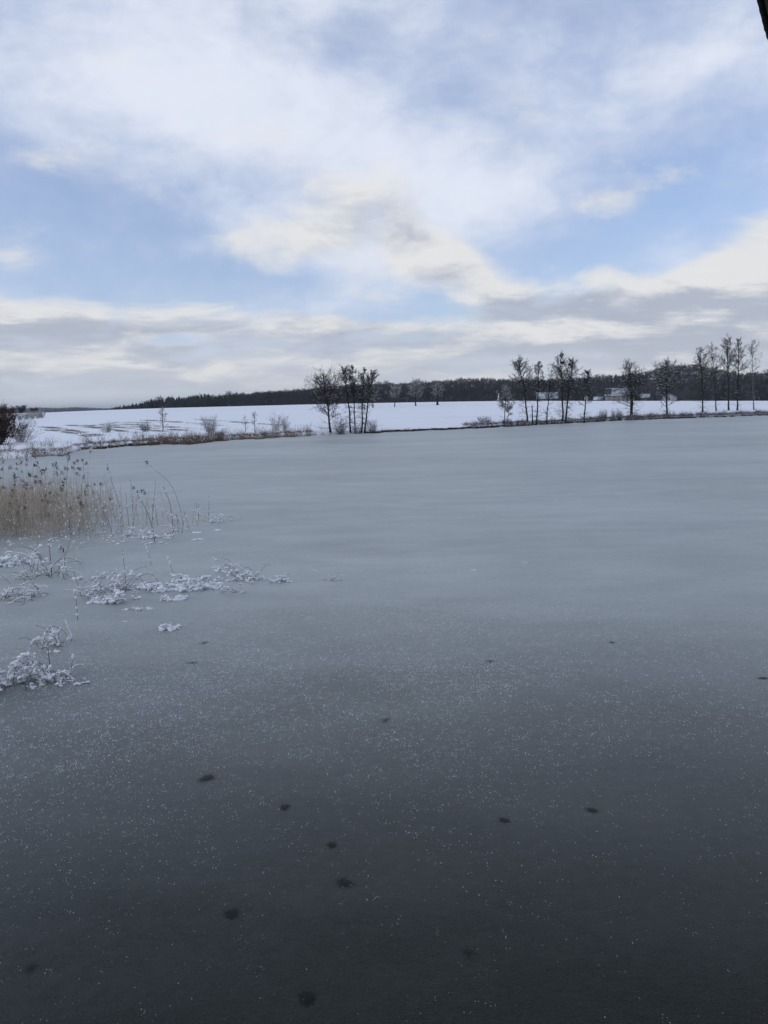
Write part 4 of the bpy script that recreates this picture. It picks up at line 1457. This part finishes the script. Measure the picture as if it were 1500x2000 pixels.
# ------------------------------------------------------------------ frost crystals on the near ice
def build_frost():
    rng = np.random.default_rng(9)
    m = 125000                                     # little clusters of grains
    r = np.sqrt(rng.uniform(3.6 ** 2, 16.5 ** 2, m))
    a = np.radians(rng.uniform(-33, 33, m))
    x, y = r * np.sin(a), r * np.cos(a)
    f = (np.sin(x * 1.7 + 1.1 * np.sin(y * .9)) + np.sin(y * 2.3 + 1.3 * np.sin(x * 1.2)) + np.sin(x * 5.1 + y * 3.7) * .7 + np.sin(y * 7.3 - x * 2.9) * .6) / 3.3
    dens = np.interp(r, [3.6, 5, 6, 7.2, 8.5, 11, 12.5, 15, 16.5], [.03, .06, .12, .28, .55, .88, .62, .18, .0])
    side = np.interp(np.degrees(a), [-33, -10, 8, 22, 33], [.85, 1, .9, .42, .3])
    keep = rng.random(m) < np.clip(dens * side * (1 + .85 * f), 0, 1)
    cnt = rng.geometric(.30, keep.sum())
    x, y = np.repeat(x[keep], cnt), np.repeat(y[keep], cnt)
    n = len(x)
    x, y = x + rng.normal(size=n) * .022, y + rng.normal(size=n) * .022
    size = .0019 + .0062 * rng.random(n) ** 3.0
    size *= np.clip(np.hypot(x, y) / 10.5, .58, 1.0)
    base = np.array([(1, 0, 0), (-.5, .87, 0), (-.5, -.87, 0), (0, 0, 1.3), (.7, .5, .9)])
    fc = np.array([(0, 1, 3), (1, 2, 3), (2, 0, 3), (0, 4, 2)])
    ang = rng.uniform(0, 6.28, n)
    ca, sa = np.cos(ang), np.sin(ang)
    b = base[None] * (1 + .45 * rng.normal(size=(n, 5, 3)))
    V = np.stack([b[..., 0] * ca[:, None] - b[..., 1] * sa[:, None], b[..., 0] * sa[:, None] + b[..., 1] * ca[:, None], np.abs(b[..., 2])], axis=-1)
    V = V * size[:, None, None] + np.stack([x, y, np.full(n, -.001)], axis=1)[:, None, :]
    F = (np.arange(n) * 5)[:, None, None] + fc[None]
    tag(mesh('frost_crystals', V.reshape(-1, 3), F.reshape(-1, 3), M_FROST), 'white frost crystals sprinkled over the near ice', None, None, 'stuff')
    return n


N_FROST = build_frost()


# melt stars in the ice
def melt_star(x, y, s, seed, label):
    rng = np.random.default_rng(seed)
    n, rings = 48, 10
    s *= 0.8
    ph = rng.uniform(0, 6.28, 5)
    V, A = [(0, 0, 0)], [1.0]
    arms = rng.integers(6, 10)
    th = np.arange(n) * 2 * math.pi / n
    reach = .55 + .10 * np.sin(th * arms + ph[0]) + .08 * np.sin(th * (arms + 4) + ph[1]) + .12 * np.sin(th * 2 + ph[2]) + .06 * np.sin(th * 3 + ph[3]) + .2
    reach = np.clip(reach, .2, 1.15)
    for k in range(1, rings + 1):
        t = k / rings
        for i in range(n):
            q = t * s
            V.append((math.cos(th[i]) * q * 1.15, math.sin(th[i]) * q, 0))
            A.append(max(0.0, 1 - t / reach[i]) ** .8 * (0.62 if 'faint' in label else 1.0))
    F3 = np.array([(0, 1 + i, 1 + (i + 1) % n) for i in range(n)], dtype=np.int32)
    F4 = np.array([(1 + k * n + i, 1 + (k + 1) * n + i, 1 + (k + 1) * n + (i + 1) % n, 1 + k * n + (i + 1) % n) for k in range(rings - 1) for i in range(n)], dtype=np.int32)
    o = mesh('melt_star', np.array(V), [F3, F4], M_STAR, loc=(x, y, .004), attr=A)
    tag(o, label, 'ice hole', 'dark melt stars in the ice')


STARS = [
    (-1.99, 7.90, .17, 'wispy dark melt star, furthest left of those in the near ice'), (-1.06, 7.26, .11, 'flat dark melt star between the wispy one and the middle ones'),
    (-.54, 6.57, .10, 'small round dark melt star, upper of the middle pair'), (-.40, 6.00, .13, 'dark melt star, lower of the middle pair'),
    (-1.28, 5.63, .13, 'dark oval melt star left of the middle pair'), (-.59, 4.73, .13, 'large dark melt hole nearest the bottom edge'),
    (1.10, 6.93, .10, 'small dark melt star, left of the right hand pair'), (1.99, 7.08, .11, 'small dark melt star, right of the right hand pair'),
    (-.04, 9.36, .14, 'faint dark melt star in the densest frost'), (.55, 5.14, .10, 'faint melt star alone in the dark lower right ice'),
    (3.75, 12.35, .14, 'faint melt star far out on the right'), (-3.14, 12.77, .18, 'faint smudge in the ice below the snow pad'),
    (-3.09, 11.74, .16, 'faint smudge in the ice, nearer than the snow pad'), (-2.63, 5.07, .10, 'faint melt star at the lower left'),
    (5.39, 10.57, .13, 'dark melt star at the right edge'), (1.61, 11.53, .14, 'faint smudge in the ice right of centre'),
]
for i, (x, y, s, lb) in enumerate(STARS):
    melt_star(x, y, s, 700 + i, lb)

# ------------------------------------------------------------------ the house whose eave shows at the upper right
def build_lodge():
    az_d = R(32.0)
    # local frame: +Y runs along the eave, +X points to the house
    root = empty('lodge', (0, 0, 0), 'dark slate eave of the house at the upper right corner', 'house', None, -az_d)
    E, ZE = -.353, 5.2          # eave line
    W0 = .95
    V, F = box(W0, 8.0, -9, 11.0, -.6, 5.5)  # unseen wall; its length, like the roof's, is stretched to shade the near ice
    mesh('wall', V, F, M_TIMBER, root)
    sl = math.tan(R(32))
    def roofpt(xx, lift):
        return ZE + .10 + (xx - E) * sl + lift
    x0, x1 = E + .004, 4.2
    V = [(xx, yy, roofpt(xx, l)) for yy in (-9.6, 11.5) for xx in (x0, x1) for l in (.0, .06)]
    Fq = np.array([(0, 1, 3, 2), (4, 6, 7, 5), (0, 4, 5, 1), (2, 3, 7, 6), (0, 2, 6, 4), (1, 5, 7, 3)], dtype=np.int32)
    rf = mesh('roof', np.array(V), Fq, M_TIMBER, root)
    rng = np.random.default_rng(4)
    # slates along the eave
    yy = -1.0
    while yy < 5.5:
        w = rng.uniform(.16, .22)
        e, t = E - .02 - rng.uniform(0, .008), rng.uniform(0, .004)
        V = [(xx, y_, roofpt(xx, l)) for y_ in (yy + .003, yy + w - .003) for xx in (e, E + .3) for l in (.064 + t, .074 + t)]
        mesh('slate', np.array(V), Fq, M_SLATE, rf)
        yy += w
    # weathered fascia board, its outer edge frayed
    n = 520
    ys = np.linspace(-3.0, 8.0, n)
    fray = np.interp(np.arange(n), np.arange(0, n, 3), rng.normal(size=len(np.arange(0, n, 3))) * .0016) + rng.normal(size=n) * .0007
    fray[rng.random(n) < .02] -= .004
    V = []
    for dx_, z_ in ((0, ZE), (0, ZE + .10), (.014, ZE + .10), (.014, ZE)):
        V += [(E + dx_ + (fray[i] if dx_ == 0 else 0), ys[i], z_) for i in range(n)]
    F = np.array([(c_ * n + i, c_ * n + i + 1, ((c_ + 1) % 4) * n + i + 1, ((c_ + 1) % 4) * n + i) for c_ in range(4) for i in range(n - 1)], dtype=np.int32)
    mesh('fascia', np.array(V), F, M_SLATE, rf)
    # soffit boards behind it
    for k, (a, b) in enumerate(((.016, .085), (.090, .20), (.205, .32), (.325, .45), (.455, .60), (.605, .80), (.805, 1.1))):
        V, F = box(E + a, E + b, -9.5, 11.3, ZE + .012 + .004 * k, ZE + .030 + .004 * k)
        mesh('soffit_board', V, F, M_SOFFIT if k == 0 else M_TIMBER, rf)


build_lodge()


# ------------------------------------------------------------------ the air
def build_haze():
    m = bpy.data.materials.new('winter_air')
    m.use_nodes = True
    nt = m.node_tree
    nt.nodes.clear()
    o_ = nt.nodes.new('ShaderNodeOutputMaterial')
    v = nt.nodes.new('ShaderNodeVolumePrincipled')
    v.inputs['Color'].default_value = (0.80, 0.90, 1.0, 1)
    v.inputs['Density'].default_value = 1.2e-4
    v.inputs['Anisotropy'].default_value = 0.2
    nt.links.new(v.outputs[0], o_.inputs['Volume'])
    V, F = box(-15400, 15400, -15400, 15400, -12, 75)
    o = mesh('haze', V, F, m)
    tag(o, 'thin cold haze over the whole scene', None, None, 'stuff')


build_haze()
